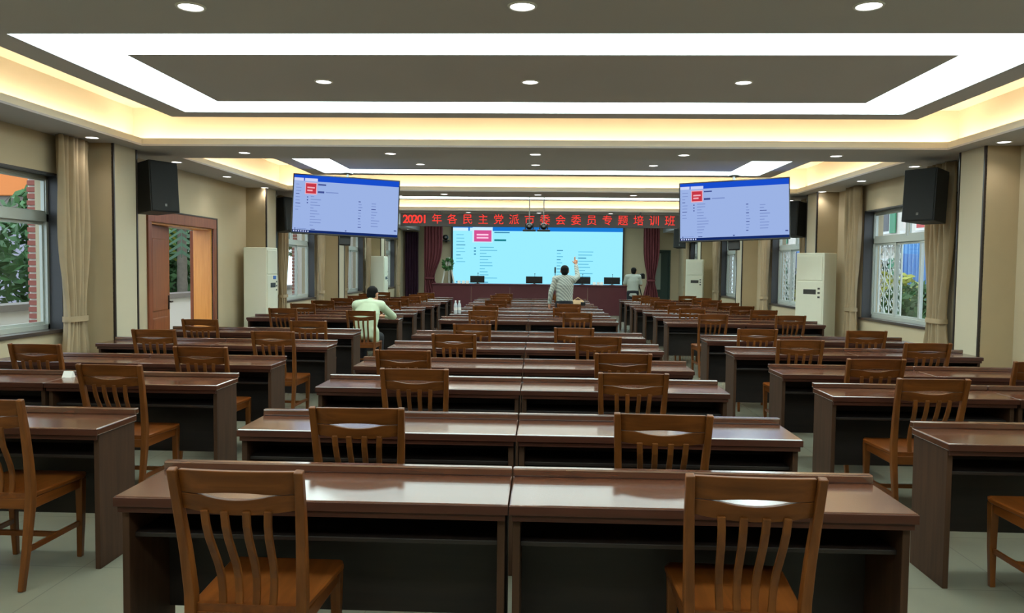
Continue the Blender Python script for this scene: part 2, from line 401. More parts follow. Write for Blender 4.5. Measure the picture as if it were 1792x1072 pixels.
# ------------------------------------------------------------------ windows
wn = 0
def window(side, a, b, grille):
    global wn
    wn += 1
    s = 1 if side == 'left' else -1
    xi = XL if side == 'left' else XR
    def B(d0, d1, y0, y1, z0, z1, mb=None):          # d = distance out from the inner wall face
        u, w = xi - s * d0, xi - s * d1
        mb = mb or MB()
        return mb.box(min(u, w), max(u, w), y0, y1, z0, z1)
    win = struct(empty('window_%d' % wn, (0, 0, 0)), '%s wall aluminium window with top light and dark reveal' % side)
    e = .02
    put('jamb', B(.0, .14, b - e, b, WZ0, WZ1).mesh('j', 'jamb'), win)
    put('jamb', B(.0, .14, a, a + e, WZ0, WZ1).mesh('j', 'jamb'), win)
    put('head', B(.0, .14, a, b, WZ1 - e, WZ1).mesh('j', 'jamb'), win)
    put('window_sill', B(-.03, .14, a - .03, b + .03, WZ0 - .03, WZ0 + .005).mesh('j', 'sill'), win)
    ft, d0, d1 = .055, .14, .20
    zt = 2.08
    fm = MB()
    B(d0, d1, a, b, WZ0, WZ0 + ft, fm); B(d0, d1, a, b, WZ1 - ft, WZ1, fm); B(d0, d1, a, b, zt - .04, zt + .04, fm)
    B(d0, d1, a, a + ft, WZ0, WZ1, fm); B(d0, d1, b - ft, b, WZ0, WZ1, fm)
    put('window_frame', fm.mesh('wfm', 'aluminium'), win)
    n = 4 if b - a > 2.6 else 3
    step = (b - a) / n
    for i in range(n):
        y0, y1 = a + i * step, a + (i + 1) * step
        sash = put('sash', ringsash(B, y0 + (.03 if i == 0 else -.02), y1 - (.03 if i == n - 1 else -.02), WZ0 + .04, zt - .03, .16 + .02 * (i % 2)), win)
        put('pane', B(.175 + .02 * (i % 2), .179 + .02 * (i % 2), y0 + .03, y1 - .03, WZ0 + .06, zt - .05).mesh('pn', 'glass'), sash)
    for i in range(2):
        y0, y1 = a + i * (b - a) / 2, a + (i + 1) * (b - a) / 2
        sash = put('top_sash', ringsash(B, y0 + .02, y1 - .02, zt + .03, WZ1 - .03, .155), win)
        put('pane', B(.175, .179, y0 + .05, y1 - .05, zt + .06, WZ1 - .06).mesh('pn', 'glass'), sash)
    if grille:
        gm = MB(); y0, y1 = b - .85, b - .08; d = .225
        z = WZ0 + .08
        xg = xi - s * d
        ring_ = [(y0, z), (y1, z), (y1, zt - .06), (y0, zt - .06)]
        for j in range(4):
            p, q = ring_[j], ring_[(j + 1) % 4]
            gm.cyl((xg, p[0], p[1]), (xg, q[0], q[1]), .014, k=6)
        nz = 9
        for iy in range(4):
            for iz in range(nz):
                cy = y0 + (iy + .5) * (y1 - y0) / 4; cz = z + (iz + .5) * (zt - .06 - z) / nz
                pts = []
                for t in range(9):
                    an = t / 8 * 1.6 * PI; r = .03 + .035 * t / 8
                    pts.append((xg, cy + r * math.cos(an) * (1 if (iy + iz) % 2 else -1), cz + r * math.sin(an)))
                for t in range(8): gm.cyl(pts[t], pts[t + 1], .008, k=4, cap=False)
        for iy in range(1, 4):
            yy = y0 + iy * (y1 - y0) / 4
            gm.cyl((xg, yy, z), (xg, yy, zt - .06), .008, k=5)
        put('scroll_grille', gm.mesh('sg', 'white'), win)
    return win
def ringsash(B, y0, y1, z0, z1, d):
    mb = MB(); w = .045
    B(d, d + .03, y0, y1, z0, z0 + w, mb); B(d, d + .03, y0, y1, z1 - w, z1, mb)
    B(d, d + .03, y0, y0 + w, z0 + w, z1 - w, mb); B(d, d + .03, y1 - w, y1, z0 + w, z1 - w, mb)
    return mb.mesh('sash', 'aluminium')
for a, b_ in WIN_L: window('left', a, b_, False)
for a, b_ in WIN_R: window('right', a, b_, True)

# doorway on the left wall: two wooden leaves
d1 = struct(empty('door_1', (0, 0, 0)), 'wooden double doorway on the left wall, one leaf nearly shut')
y0, y1 = DOOR_L
put('door_header', bx(XL - .02, XL + .025, y0 - .1, y1 + .1, DZ1, DZ1 + .15).mesh('dh', 'door_wood', bevel=.006), d1)
put('casing', bx(XL - .02, XL + .025, y1, y1 + .1, 0, DZ1).mesh('dh', 'door_wood', bevel=.006), d1)
put('casing', bx(XL - .02, XL + .025, y0 - .1, y0, 0, DZ1).mesh('dh', 'door_wood', bevel=.006), d1)
put('edge_strip', bx(XL - .01, XL + .03, y1 + .1, y1 + .13, 0, DZ1 + .17).mesh('dh', 'dark_trim'), d1)
put('edge_strip', bx(XL - .01, XL + .03, y0 - .13, y1 + .1, DZ1 + .15, DZ1 + .17).mesh('dh', 'dark_trim'), d1)
put('jamb_lining', bx(XL - .3, XL - .02, y1 - .025, y1, 0, DZ1).mesh('dh', 'door_wood_daylit'), d1)
put('jamb_lining', bx(XL - .3, XL - .02, y0, y0 + .025, 0, DZ1).mesh('dh', 'door_wood_daylit'), d1)
put('jamb_lining', bx(XL - .3, XL - .02, y0 + .025, y1 - .025, DZ1 - .025, DZ1).mesh('dh', 'door_wood_daylit'), d1)
def door_leaf(loc, rz):
    lf = put('door_leaf', bx(-.045, 0, 0, .94, .01, DZ1 - .03).mesh('leaf', 'door_wood', bevel=.004), d1, loc, (0, 0, rz))
    for (z0, z1) in ((.15, .55), (.62, .86), (.95, 1.95)):
        put('door_panel', bx(-.012, .022, .14, .8, z0, z1).mesh('dpn', 'door_wood', bevel=.012), lf)
    hd = MB(); hd.box(.0, .02, .84, .88, .95, 1.15); hd.cyl((.02, .86, 1.06), (.06, .86, 1.06), .01); hd.box(.055, .07, .78, .87, 1.05, 1.07)
    put('door_handle', hd.mesh('hd', 'black'), lf)
door_leaf((XL - .06, y0 + .03, 0), math.radians(9))
door_leaf((XL - .32, y1 + .01, 0), math.radians(14))
# door on the front wall by the right corner
d2 = struct(empty('door_2', (0, 0, 0)), 'dark green doorway at the right end of the front wall')
put('door_frame', bx(BD0, BD0 + .05, YF - .02, YF + .2, 0, BDZ).mesh('f', 'door_green'), d2)
put('door_frame', bx(BD1 - .05, BD1, YF - .02, YF + .2, 0, BDZ).mesh('f', 'door_green'), d2)
put('door_frame', bx(BD0 + .05, BD1 - .05, YF - .02, YF + .2, BDZ - .05, BDZ).mesh('f', 'door_green'), d2)
lf = put('door_leaf', bx(BD0 + .05, BD1 - .05, YF + .1, YF + .14, .01, BDZ - .05).mesh('f', 'door_green'), d2)
put('door_panel', bx(BD0 + .09, BD0 + .36, YF + .085, YF + .1, .85, BDZ - .12).mesh('f', 'door_light', bevel=.004), lf)

# ------------------------------------------------------------------ curtains
def curtain(name, label, cat, x, y0, y1, ztop, zbot, m, axis='Y', tie=1.0, pinch=.6, depth=.05, folds=6, pull=0.0, group=None, straight=False):
    n, h = folds * 8, 28
    mb = MB(); vs = []
    for r in range(2):
        for j in range(h + 1):
            z = zbot + (ztop - zbot) * j / h
            if tie is None: k = 1
            else:
                d = (z - tie) / (.75 if z > tie else .5)
                k = 1 - (1 - pinch) * math.exp(-d * d * 1.6)
            for i in range(n + 1):
                t = i / n
                u = (y0 + y1) / 2 + (t - .5) * (y1 - y0) * k + pull * (1 - k)
                w = depth * (.6 + .4 * k) * math.sin(2 * PI * folds * t + .35 * math.sin(2.2 * z)) + .012 * math.sin(17 * t + 3 * z) + (r - .5) * .008
                vs.append((x + w, u, z) if axis == 'Y' else (u, x + w, z))
    mb.v = vs
    W1 = n + 1; off = W1 * (h + 1)
    for r in range(2):
        for j in range(h):
            for i in range(n):
                a = r * off + j * W1 + i
                mb.f.append((a, a + 1, a + 1 + W1, a + W1)); mb.mi.append(0)
    for j in range(h):
        for i in (0, n):
            a = j * W1 + i; mb.f.append((a, a + W1, a + W1 + off, a + off)); mb.mi.append(0)
    for i in range(n):
        for j in (0, h):
            a = j * W1 + i; mb.f.append((a, a + 1, a + 1 + off, a + off)); mb.mi.append(0)
    e = empty(name, (0, 0, 0)); tag(e, label, cat, group)
    put('drape', mb.mesh('drape', m, smooth=True), e)
    if tie is not None:
        c = (y0 + y1) / 2 + pull * (1 - pinch); hw = (y1 - y0) / 2 * pinch + .012; dp = depth + .022
        tb = MB(); rs = []
        for z in (tie - .03, tie + .03):
            ring = []
            for q in range(16):
                an = 2 * PI * q / 16
                u, w = c + hw * math.copysign(abs(math.cos(an)) ** .6, math.cos(an)), x + dp * math.copysign(abs(math.sin(an)) ** .6, math.sin(an))
                ring.append((w, u, z) if axis == 'Y' else (u, w, z))
            rs.append(ring)
        tb.rings(rs, cap=False)
        put('tieback', tb.mesh('tb', m, smooth=True), e)
    return e
WN = ['first', 'second', 'third', 'fourth', 'fifth']
wl = [(5.0, 8.25)] + WIN_L[1:]
curtain('curtain', 'tan curtain tied back at the far side of the nearest left window', 'curtain', XL + .15, 8.08, 8.62, 2.94, .03, 'curtain', group='window curtains', pinch=.62)
for i, (a, b_) in enumerate(WIN_L[1:]):
    for q, (c0, c1, w) in enumerate(((a - .5, a - .05, 'near'), (b_ - .06, b_ + .24, 'far'))):
        curtain('curtain', 'tan curtain tied back at the %s side of the left window, %s beyond the doorway' % (w, WN[i]), 'curtain', XL + .13, c0, c1, 2.94, .03, 'curtain', group='window curtains', pinch=.65, folds=5)
for i, (a, b_) in enumerate(WIN_R[1:]):
    for q, (c0, c1, w) in enumerate(((a - .62, a - .05, 'near'), (b_ - .12, b_ + .32, 'far'))):
        curtain('curtain', 'tan curtain tied back at the %s side of the %s visible right window' % (w, WN[i]), 'curtain', XR - .13, c0, c1, 2.94, .03, 'curtain', group='window curtains', pinch=.68, folds=5)
curtain('stage_curtain', 'maroon stage curtain gathered left of the big screen', 'curtain', 28.55, -4.3, -3.62, 3.4, .02, 'curtain_maroon', axis='X', tie=1.2, pinch=.55, folds=6, pull=-.3, group='maroon stage curtains')
curtain('stage_curtain', 'maroon stage curtain gathered right of the big screen', 'curtain', 28.55, 3.62, 4.2, 3.4, .02, 'curtain_maroon', axis='X', tie=1.2, pinch=.5, folds=6, group='maroon stage curtains')
curtain('doorway_curtain', 'dark purple curtain hanging in the far left corner', 'curtain', 29.3, -5.12, -4.62, 2.9, .02, 'curtain_purple', axis='X', tie=None, folds=5)

# ------------------------------------------------------------------ desks
def desk_meshes(w):
    h = w / 2 - .002
    D = {}
    D['top'] = bx(-h, h, 0, .40, .712, .75).mesh('desk_top', 'desk_top', bevel=.006)
    D['back_rail'] = bx(-h, h, .385, .425, .75, .785).mesh('desk_rail', 'desk_top', bevel=.006)
    D['front_edge'] = MB().box(-h, h, -.004, .001, .713, .746).box(-h + .01, h - .01, .008, .022, .688, .712).mesh('desk_edge', 'desk_edge', bevel=.0015)
    D['sideL'] = bx(-h + .012, -h + .04, .035, .395, 0, .712).mesh('desk_side', 'desk_body', bevel=.003)
    D['sideR'] = bx(h - .04, h - .012, .035, .395, 0, .712).mesh('desk_side', 'desk_body', bevel=.003)
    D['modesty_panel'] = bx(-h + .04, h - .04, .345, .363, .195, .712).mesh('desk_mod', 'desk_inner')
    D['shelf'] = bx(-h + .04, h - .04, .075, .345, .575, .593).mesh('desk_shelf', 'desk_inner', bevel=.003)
    return D
DM = {1.45: desk_meshes(1.45), 1.25: desk_meshes(1.25)}
def desk(x, y, w, label, grp):
    e = empty('desk', (x, y, 0)); tag(e, label, 'desk', grp)
    D = DM[w]
    put('desk_top', D['top'], e); put('back_rail', D['back_rail'], e); put('front_edge', D['front_edge'], e)
    put('side_panel', D['sideL'], e); put('side_panel', D['sideR'], e)
    put('modesty_panel', D['modesty_panel'], e); put('shelf', D['shelf'], e)
ROWY = [2.79, 3.99, 5.46, 6.65, 8.22, 9.70, 12.62, 14.12, 15.45, 16.85, 17.85, 19.40, 20.70]
CXL = [-1.56, -1.572, -1.59, -1.605, -1.62, -1.615, -1.665, -1.667, -1.668, -1.68, -1.70, -1.71, -1.715]
LXR = [-2.28, -2.278, -2.281, -2.295, -2.25, -2.35, -2.30, -2.30, -2.35, -2.35, -2.35, -2.35, -2.38]
RXL = [2.03, 2.033, 1.988, 1.987, 1.964, 2.0, 1.996, 2.03, 2.01, 2.0, 2.02, 2.05, 2.05]
LROW = [None, 3.94, 5.44, 6.6, 8.2, 9.78]; RROW = [None, 3.97, 5.42, 6.55, 8.1, 9.6]
for i, y in enumerate(ROWY):
    for j in range(2):
        desk(CXL[i] + 1.45 * (j + .5), y, 1.45, 'dark desk, %s one in the %s row of the centre block from the camera' % (('left', 'right')[j], ORD[i]), 'centre block desks')
    if i >= 1:
        yl = LROW[i] if i < 6 else y; yr = RROW[i] if i < 6 else y
        for j in range(2):
            desk(LXR[i] - 1.25 * (1.5 - j), yl, 1.25, 'dark desk, %s one in the %s row of the left block from the camera' % (('wall-side', 'aisle-side')[j], ORD[i]), 'left block desks')
            desk(RXL[i] + 1.25 * (j + .5), yr, 1.25, 'dark desk, %s one in the %s row of the right block from the camera' % (('aisle-side', 'wall-side')[j], ORD[i]), 'right block desks')

# ------------------------------------------------------------------ chairs
CH = {}
sm_ = MB()
rs = []
for z, g in ((.438, -.006), (.444, 0), (.458, 0), (.464, -.008)):
    rs.append([(-.195 - g, -.215 - g * 0, z), (.195 + g, -.215, z), (.222 + g, .18 + g, z), (.205 + g, .222 + g, z), (-.205 - g, .222 + g, z), (-.222 - g, .18 + g, z)])
CH['seat'] = sm_.rings(rs).mesh('chair_seat', 'chair_seat')
def post(s):
    pts = [(s * .185, -.285, 0), (s * .186, -.245, .2), (s * .188, -.215, .40), (s * .190, -.212, .50), (s * .196, -.235, .65), (s * .203, -.268, .80), (s * .208, -.305, .945)]
    mb = MB().sweep(pts, [.028, .032, .036, .036, .034, .032, .030], [.030, .036, .044, .044, .038, .032, .028])
    return mb.mesh('chair_post', 'chair_wood', bevel=.005)
CH['postL'], CH['postR'] = post(-1), post(1)
def fleg(s):
    return MB().sweep([(s * .182, .192, 0), (s * .19, .19, .2), (s * .192, .188, .438)], [.026, .034, .042], [.026, .034, .042]).mesh('chair_leg', 'chair_wood', bevel=.004)
CH['legL'], CH['legR'] = fleg(-1), fleg(1)
def backrail(zt, zb, th):
    n = 14; mb = MB(); rs = []
    for i in range(n + 1):
        x = -.192 + .384 * i / n; t = x / .192
        yb = -.225 - .035 * (1 - t * t)
        a, b_ = zb(t), zt(t)
        off = lambda z: -.235 * (z - .80)
        rs.append([(x, yb + off(a) - th / 2 - .03, a), (x, yb + off(b_) - th / 2 - .03, b_), (x, yb + off(b_) + th / 2 - .03, b_), (x, yb + off(a) + th / 2 - .03, a)])
    return mb.rings(rs).mesh('chair_rail', 'chair_rail', bevel=.003)
lens = lambda t: max(0.0, 1 - (t / .62) ** 2)
CH['crest'] = backrail(lambda t: .940 + .006 * (1 - t * t), lambda t: .862 + .010 * lens(t), .022)
CH['lower'] = backrail(lambda t: .860 - .014 * lens(t), lambda t: .806 - .012 * (1 - t * t), .024)
SLX = [(-.105, -.085), (-.036, -.029), (.036, .029), (.105, .085)]
def slat(xt, xb):
    pts = []
    for i in range(8):
        u = i / 7; z = .455 + u * .355
        yy = -.205 - .06 * u - .018 * math.sin(PI * u) * 0 + .020 * math.sin(2 * PI * u * .9) - .03 * u * u * (1 - (xt / .19) ** 2)
        pts.append((xb + (xt - xb) * u, yy, z))
    return MB().sweep(pts, [.026] * 8, [.013] * 8).mesh('chair_slat', 'chair_wood', bevel=.003)
CH['slats'] = [slat(a, b_) for a, b_ in SLX]
CH['apron_f'] = bx(-.172, .172, .182, .2, .385, .438).mesh('chair_apron', 'chair_rail', bevel=.003)
CH['apron_r'] = bx(-.17, .17, -.222, -.204, .385, .438).mesh('chair_apron', 'chair_rail', bevel=.003)
CH['apron_s'] = [bx(s * .19 - .009, s * .19 + .009, -.195, .17, .385, .438).mesh('chair_apron', 'chair_seat', bevel=.003) for s in (-1, 1)]
CH['str'] = [MB().sweep([(s * .186, -.24, .19), (s * .186, .19, .19)], [.018] * 2, [.024] * 2).mesh('chair_stretcher', 'chair_seat') for s in (-1, 1)]
CH['strm'] = bx(-.18, .18, -.02, 0, .18, .205).mesh('chair_stretcher', 'chair_rail')
def chair(x, ytop, label, grp, rz=0.0):
    e = empty('chair', (x, ytop + .30, 0), (0, 0, rz)); tag(e, label, 'chair', grp)
    put('seat', CH['seat'], e); put('back_post', CH['postL'], e); put('back_post', CH['postR'], e)
    put('leg', CH['legL'], e); put('leg', CH['legR'], e)
    put('crest_rail', CH['crest'], e); put('lower_rail', CH['lower'], e)
    for s in CH['slats']: put('slat', s, e)
    put('apron', CH['apron_f'], e); put('apron', CH['apron_r'], e)
    for s in CH['apron_s']: put('apron', s, e)
    for s in CH['str']: put('stretcher', s, e)
    put('stretcher', CH['strm'], e)
    return e
CHC = [(1, -.97, 2.467), (1, .701, 2.517), (2, -.858, 3.61), (2, .572, 3.58), (3, -.817, 5.03), (3, .589, 4.98), (4, -1.075, 6.148), (4, .639, 6.137),
       (5, -.846, 7.70), (5, .554, 7.62), (6, -.792, 9.09), (6, .373, 8.72), (7, -.892, 11.95), (7, .521, 11.70), (8, -.95, 13.45), (8, .416, 13.2), (9, .498, 14.64), (10, -.946, 15.96),
       (11, -.9, 17.37), (12, -1.0, 18.7), (12, .5, 18.72), (13, -.95, 20.0), (13, .45, 20.02)]
CHL = [(2, -2.69, 3.66), (3, -2.797, 5.0), (4, -4.082, 6.2), (4, -2.713, 6.17), (5, -3.899, 7.75), (5, -2.66, 7.72), (6, -4.104, 9.3), (6, -2.784, 9.28), (7, -3.974, 11.95), (7, -2.668, 11.52),
       (8, -4.127, 13.5), (8, -2.95, 13.45), (9, -4.149, 14.8), (9, -2.9, 14.85), (10, -4.1, 16.0), (10, -2.95, 16.1), (11, -4.1, 17.38), (11, -2.9, 17.36), (12, -4.15, 18.7), (12, -2.95, 18.65), (13, -4.1, 19.98), (13, -2.95, 20.0)]
CHR = [(2, 2.50, 3.56), (3, 2.424, 4.94), (4, 2.515, 6.02), (4, 3.74, 6.0), (5, 2.472, 7.58), (5, 3.58, 7.45), (6, 2.442, 8.95), (6, 3.622, 8.9), (7, 2.531, 11.75), (7, 3.679, 11.75), (8, 2.54, 13.4), (8, 3.707, 13.25),
       (9, 2.56, 14.75), (9, 3.668, 14.6), (10, 2.5, 16.1), (10, 3.75, 16.05), (11, 2.6, 17.36), (11, 3.7, 17.38), (12, 2.55, 18.7), (12, 3.75, 18.66), (13, 2.5, 20.0), (13, 3.65, 19.98)]
for lst, nm, cx in ((CHC, 'centre', -.2), (CHL, 'left', -3.5), (CHR, 'right', 3.15)):
    cnt = {}
    for r_, x, y in lst: cnt[r_] = cnt.get(r_, 0) + 1
    for r_, x, y in lst:
        pos = ('left' if x < cx else 'right') if cnt[r_] > 1 else 'only'
        chair(x, y, 'slat-back chair, %s one in the %s row of the %s block from the camera' % (pos, ORD[r_ - 1], nm), nm + ' block chairs', random.uniform(-.05, .05))

# ------------------------------------------------------------------ ceiling mounted televisions
def screen_print(w, h, P, marks):
    mb = MB(); names = []
    def q(x0, y0, x1, y1, mname, lift):
        if mname not in names: names.append(mname)
        mb.cur = names.index(mname)
        X0, X1 = (x0 - .5) * w, (x1 - .5) * w; Z1, Z0 = (.5 - y0) * h, (.5 - y1) * h
        mb.quad((X0, -lift, Z0), (X1, -lift, Z0), (X1, -lift, Z1), (X0, -lift, Z1))
    for mk in marks: q(*mk)
    return mb.mesh('screen_print', [P + n for n in names], recalc=False), names
def ui_marks(P, seed):
    r = random.Random(seed)
    L = lambda k: .0006 * k
    M = [(0, 0, 1, 1, 'page', 0)]
    M.append((0, 0, 1, .10, 'bar', L(1)))
    M.append((.0, .05, .09, .10, 'pale', L(2)))
    M.append((.10, .05, .22, .10, 'pale', L(2)))
    M.append((0, .955, 1, 1, 'task', L(1)))
    for k in range(7): M.append((.01 + .022 * k, .965, .021 + .022 * k, .99, 'pale', L(2)))
    if P == 'tv_':
        M.append((.105, .125, .215, .33, 'pink', L(2))); M.append((.112, .14, .208, .315, 'red', L(3)))
        for k in range(2): M.append((.125, .20 + .05 * k, .195 - .02 * k, .225 + .05 * k, 'pink', L(4)))
        M.append((.225, .14, .30, .165, 'ink', L(2))); M.append((.225, .265, .285, .30, 'ink', L(2))); M.append((.30, .27, .42, .29, 'line', L(2)))
    else:
        M.append((.115, .04, .235, .29, 'pale', L(2))); M.append((.125, .09, .228, .275, 'pink', L(3)))
        for k in range(2): M.append((.14, .15 + .05 * k, .21, .175 + .05 * k, 'text', L(4)))
        M.append((.245, .115, .335, .135, 'ink', L(2))); M.append((.245, .235, .315, .265, 'teal', L(2)))
    for k in range(9): M.append((.02, .16 + .055 * k, .045 + r.uniform(.0, .03), .172 + .055 * k, 'ink' if k in (3, 6) else 'line', L(2)))
    for k in range(3): M.append((.125, .37 + .05 * k, .137, .39 + .05 * k, 'ink', L(2)))
    for k in range(11): M.append((.16, .36 + .05 * k, .19 + r.uniform(.0, .08), .374 + .05 * k, 'line', L(2)))
    for k in range(10): M.append((.615, .40 + .05 * k, .635 + r.uniform(0, .02), .414 + .05 * k, 'ink' if k % 3 == 0 else 'line', L(2)))
    for k in range(9): M.append((.74, .42 + .05 * k, .77 + r.uniform(0, .06), .434 + .05 * k, 'ink' if k == 2 else 'line', L(2)))
    M.append((.02, .925, .03, .945, 'ink', L(2))); M.append((.04, .93, .13, .94, 'line', L(2))); M.append((.17, .93, .21, .945, 'ink', L(2)))
    M.append((.495, .925, .51, .945, 'ink', L(2))); M.append((.965, .875, .99, .895, 'ink', L(2)))
    return M
def tv(x, y, z, rz, ry, seed, label):
    e = empty('television', (x, y, z), (math.radians(-6), ry, rz)); tag(e, label, 'television', 'ceiling hung televisions')
    w, h = 1.70, .965
    put('casing', bx(-w / 2, w / 2, .0, .06, -h / 2, h / 2).mesh('tv', 'black', bevel=.006), e)
    bz = MB()
    for q in ((-w / 2, w / 2, h / 2 - .016, h / 2), (-w / 2, w / 2, -h / 2, -h / 2 + .02), (-w / 2, -w / 2 + .016, -h / 2 + .02, h / 2 - .016), (w / 2 - .016, w / 2, -h / 2 + .02, h / 2 - .016)):
        bz.box(q[0], q[1], -.012, 0, q[2], q[3])
    put('bezel', bz.mesh('bz', 'black'), e)
    me, _ = screen_print(w - .034, h - .038, 'tv_', ui_marks('tv_', seed))
    put('screen', me, e, (0, -.002, .002))
    put('rear_box', bx(-.09, .09, .06, .16, -.62, .12).mesh('rb', 'black', bevel=.01), e)
    pl = MB().cyl((0, .15, 0), (0, .15, 3.15 - z - .0), .022)
    pl.cyl((0, .15, 3.13 - z), (0, .15, 3.15 - z), .09)
    p = put('ceiling_pole', pl.mesh('pl', 'metal'), e)
    return e
tv(-3.19, 12.75, 2.565, math.radians(14), math.radians(2.2), 1, 'wide television hung from the ceiling on the left showing a web page')
tv(3.02, 12.7, 2.55, math.radians(-17), math.radians(-2.0), 2, 'wide television hung from the ceiling on the right showing a web page')

# ------------------------------------------------------------------ speakers
def speaker(x, y, z, rz, label, w=.40, h=.62, d=.36, bl=.26):
    e = empty('loudspeaker', (x, y, z), (math.radians(-4), 0, rz)); tag(e, label, 'speaker', 'black wall speakers')
    cm = MB().rings([[(-w / 2, -d / 2, -h / 2), (w / 2, -d / 2, -h / 2), (w * .36, d / 2, -h / 2), (-w * .36, d / 2, -h / 2)], [(-w / 2, -d / 2, h / 2), (w / 2, -d / 2, h / 2), (w * .36, d / 2, h / 2), (-w * .36, d / 2, h / 2)]])
    put('cabinet', cm.mesh('cab', 'speaker', bevel=.008), e)
    put('grille', bx(-w / 2 + .012, w / 2 - .012, -d / 2 - .012, -d / 2, -h / 2 + .012, h / 2 - .012).mesh('grl', 'grille', bevel=.006), e)
    put('badge', bx(-.014, .014, -d / 2 - .015, -d / 2 - .012, -h / 2 + .07, -h / 2 + .1).mesh('bdg', 'metal'), e)
    br_ = MB(); br_.box(-.03, .03, d / 2, d / 2 + bl, -.05, .05); br_.box(-.09, .09, d / 2 + bl - .02, d / 2 + bl, -.12, .12)
    put('bracket', br_.mesh('brk', 'black'), e)
speaker(-4.78, 9.60, 2.53, math.radians(62), 'black loudspeaker on the left wall above the wooden doorway')
speaker(-4.78, 14.55, 2.53, math.radians(62), 'black loudspeaker on the left wall behind the left television')
speaker(4.58, 9.64, 2.50, math.radians(-55), 'black loudspeaker on the right wall over the nearest right curtain', bl=.33)
speaker(4.58, 14.6, 2.53, math.radians(-55), 'black loudspeaker on the right wall behind the right television', bl=.33)
speaker(4.55, 26.3, 2.62, math.radians(-20), 'black loudspeaker high in the far right corner beside the stage')

# ------------------------------------------------------------------ standing air conditioners
def aircon(x, y, rz, label, h=1.90, w=.50, d=.40):
    e = empty('air_conditioner', (x, y, 0), (0, 0, rz)); tag(e, label, 'air conditioner', 'standing air conditioners')
    put('base', bx(-w / 2 + .01, w / 2 - .01, -d / 2 + .01, d / 2 - .01, 0, .06).mesh('acb', 'ac_dark'), e)
    put('body', bx(-w / 2, w / 2, -d / 2, d / 2, .06, h).mesh('acbody', 'ac', bevel=.012), e)
    put('outlet_panel', bx(-w / 2 + .03, w / 2 - .03, -d / 2 - .012, -d / 2, 1.45, h - .05).mesh('aco', 'ac', bevel=.006), e)
    fp = put('front_panel', bx(-w / 2 + .02, w / 2 - .02, -d / 2 - .012, -d / 2, .12, 1.43).mesh('acf', 'ac', bevel=.006), e)
    put('display', bx(-.1, .12, -d / 2 - .016, -d / 2 - .012, 1.22, 1.30).mesh('acd', 'ac_dark'), fp)
    for k in range(3): put('button', bx(.15, .19, -d / 2 - .016, -d / 2 - .012, 1.16 + .07 * k, 1.19 + .07 * k).mesh('acbt', 'ac_dark'), fp)
    put('handle', bx(-.14, -.05, -d / 2 - .016, -d / 2 - .012, .72, .735).mesh('ach', 'ac_dark'), fp)
    return fp
fp = aircon(-4.83, 13.38, math.radians(88), 'tall cream standing air conditioner by the left pillar, turned side-on')
put('sticker', bx(.02, .14, -.218, -.212, 1.36, 1.42).mesh('stk', 'ac_blue'), fp)
aircon(-4.83, 23.23, math.radians(88), 'tall standing air conditioner far along the left wall behind the seated person')
aircon(4.56, 13.33, math.radians(-48), 'tall cream standing air conditioner by the right wall facing the desks')
aircon(4.45, 23.2, math.radians(-15), 'tall cream standing air conditioner far along the right wall')

# ------------------------------------------------------------------ red LED banner
BY = 18.9
bn = empty('led_banner', (0, BY, 0)); tag(bn, 'long dark LED board with red Chinese lettering hung across the hall', 'led sign')
put('board', bx(-3.42, 3.26, 0, .08, 2.575, 2.885).mesh('bnb', 'led_board', bevel=.004), bn)
put('hanger', bx(-2.5, -2.46, .02, .06, 2.885, 2.955).mesh('hg', 'dark_trim'), bn)
put('hanger', bx(2.3, 2.34, .02, .06, 2.885, 2.955).mesh('hg', 'dark_trim'), bn)
def glyph(ch, size, bold):
    c = bpy.data.curves.new('glyph', 'FONT'); c.body = ch; c.size = size; c.align_x = 'CENTER'; c.align_y = 'CENTER'
    c.extrude = .003; c.offset = bold; c.resolution_u = 3
    o = bpy.data.objects.new('glyph_tmp', c); COL.objects.link(o)
    dg = bpy.context.evaluated_depsgraph_get(); dg.update()
    me = bpy.data.meshes.new_from_object(o.evaluated_get(dg))
    bpy.data.objects.remove(o)
    me.materials.clear(); me.materials.append(MATS['led_red'])
    return me
def banner_x(px): return (px - 949) * BY / 1380
for i, ch in enumerate('20201'):
    g = put('character', glyph(ch, .27, .006), bn, (banner_x(708.5 + 8.4 * i), -.006, 2.735), (PI / 2, 0, 0))
for i, ch in enumerate('年各民主党派市委会委员专题培训班'):
    g = put('character', glyph(ch, .255, 0.0), bn, (banner_x(763.7 + 27.0 * i), -.006, 2.735), (PI / 2, 0, 0))

# ------------------------------------------------------------------ stage: LED wall, rostrum, items
ls = empty('led_wall', (-.19, 29.38, 0)); tag(ls, 'huge bright blue LED screen on the front wall showing a web page', 'led screen')
sw, sh = 6.30, 2.28
put('screen_frame', bx(-sw / 2 - .06, sw / 2 + .06, .0, .1, .9, 3.21).mesh('lsf', 'black'), ls)
me, _ = screen_print(sw, sh, 'led_', ui_marks('led_', 5))
put('screen', me, ls, (0, -.003, 2.05))
rx0, rx1, ry = -3.78, 2.90, 27.1
ro_ = empty('rostrum', (0, ry, 0)); tag(ro_, 'long maroon speakers table across the front of the stage', 'rostrum')
put('table_top', bx(rx0 - .03, rx1 + .03, -.03, .65, 1.0, 1.04).mesh('rt', 'rostrum', bevel=.006), ro_)
nn = 5
for k in range(nn):
    a = rx0 + (rx1 - rx0) * k / nn; b_ = rx0 + (rx1 - rx0) * (k + 1) / nn
    put('front_panel', bx(a + .004, b_ - .004, 0, .03, .0, 1.0).mesh('rf', 'rostrum', bevel=.004), ro_)
for xx in (rx0, rx1 - .03): put('end_panel', bx(xx, xx + .03, .03, .62, 0, 1.0).mesh('rf', 'rostrum', bevel=.004), ro_)
def px_x(px, Y): return (px - 949) * Y / 1380
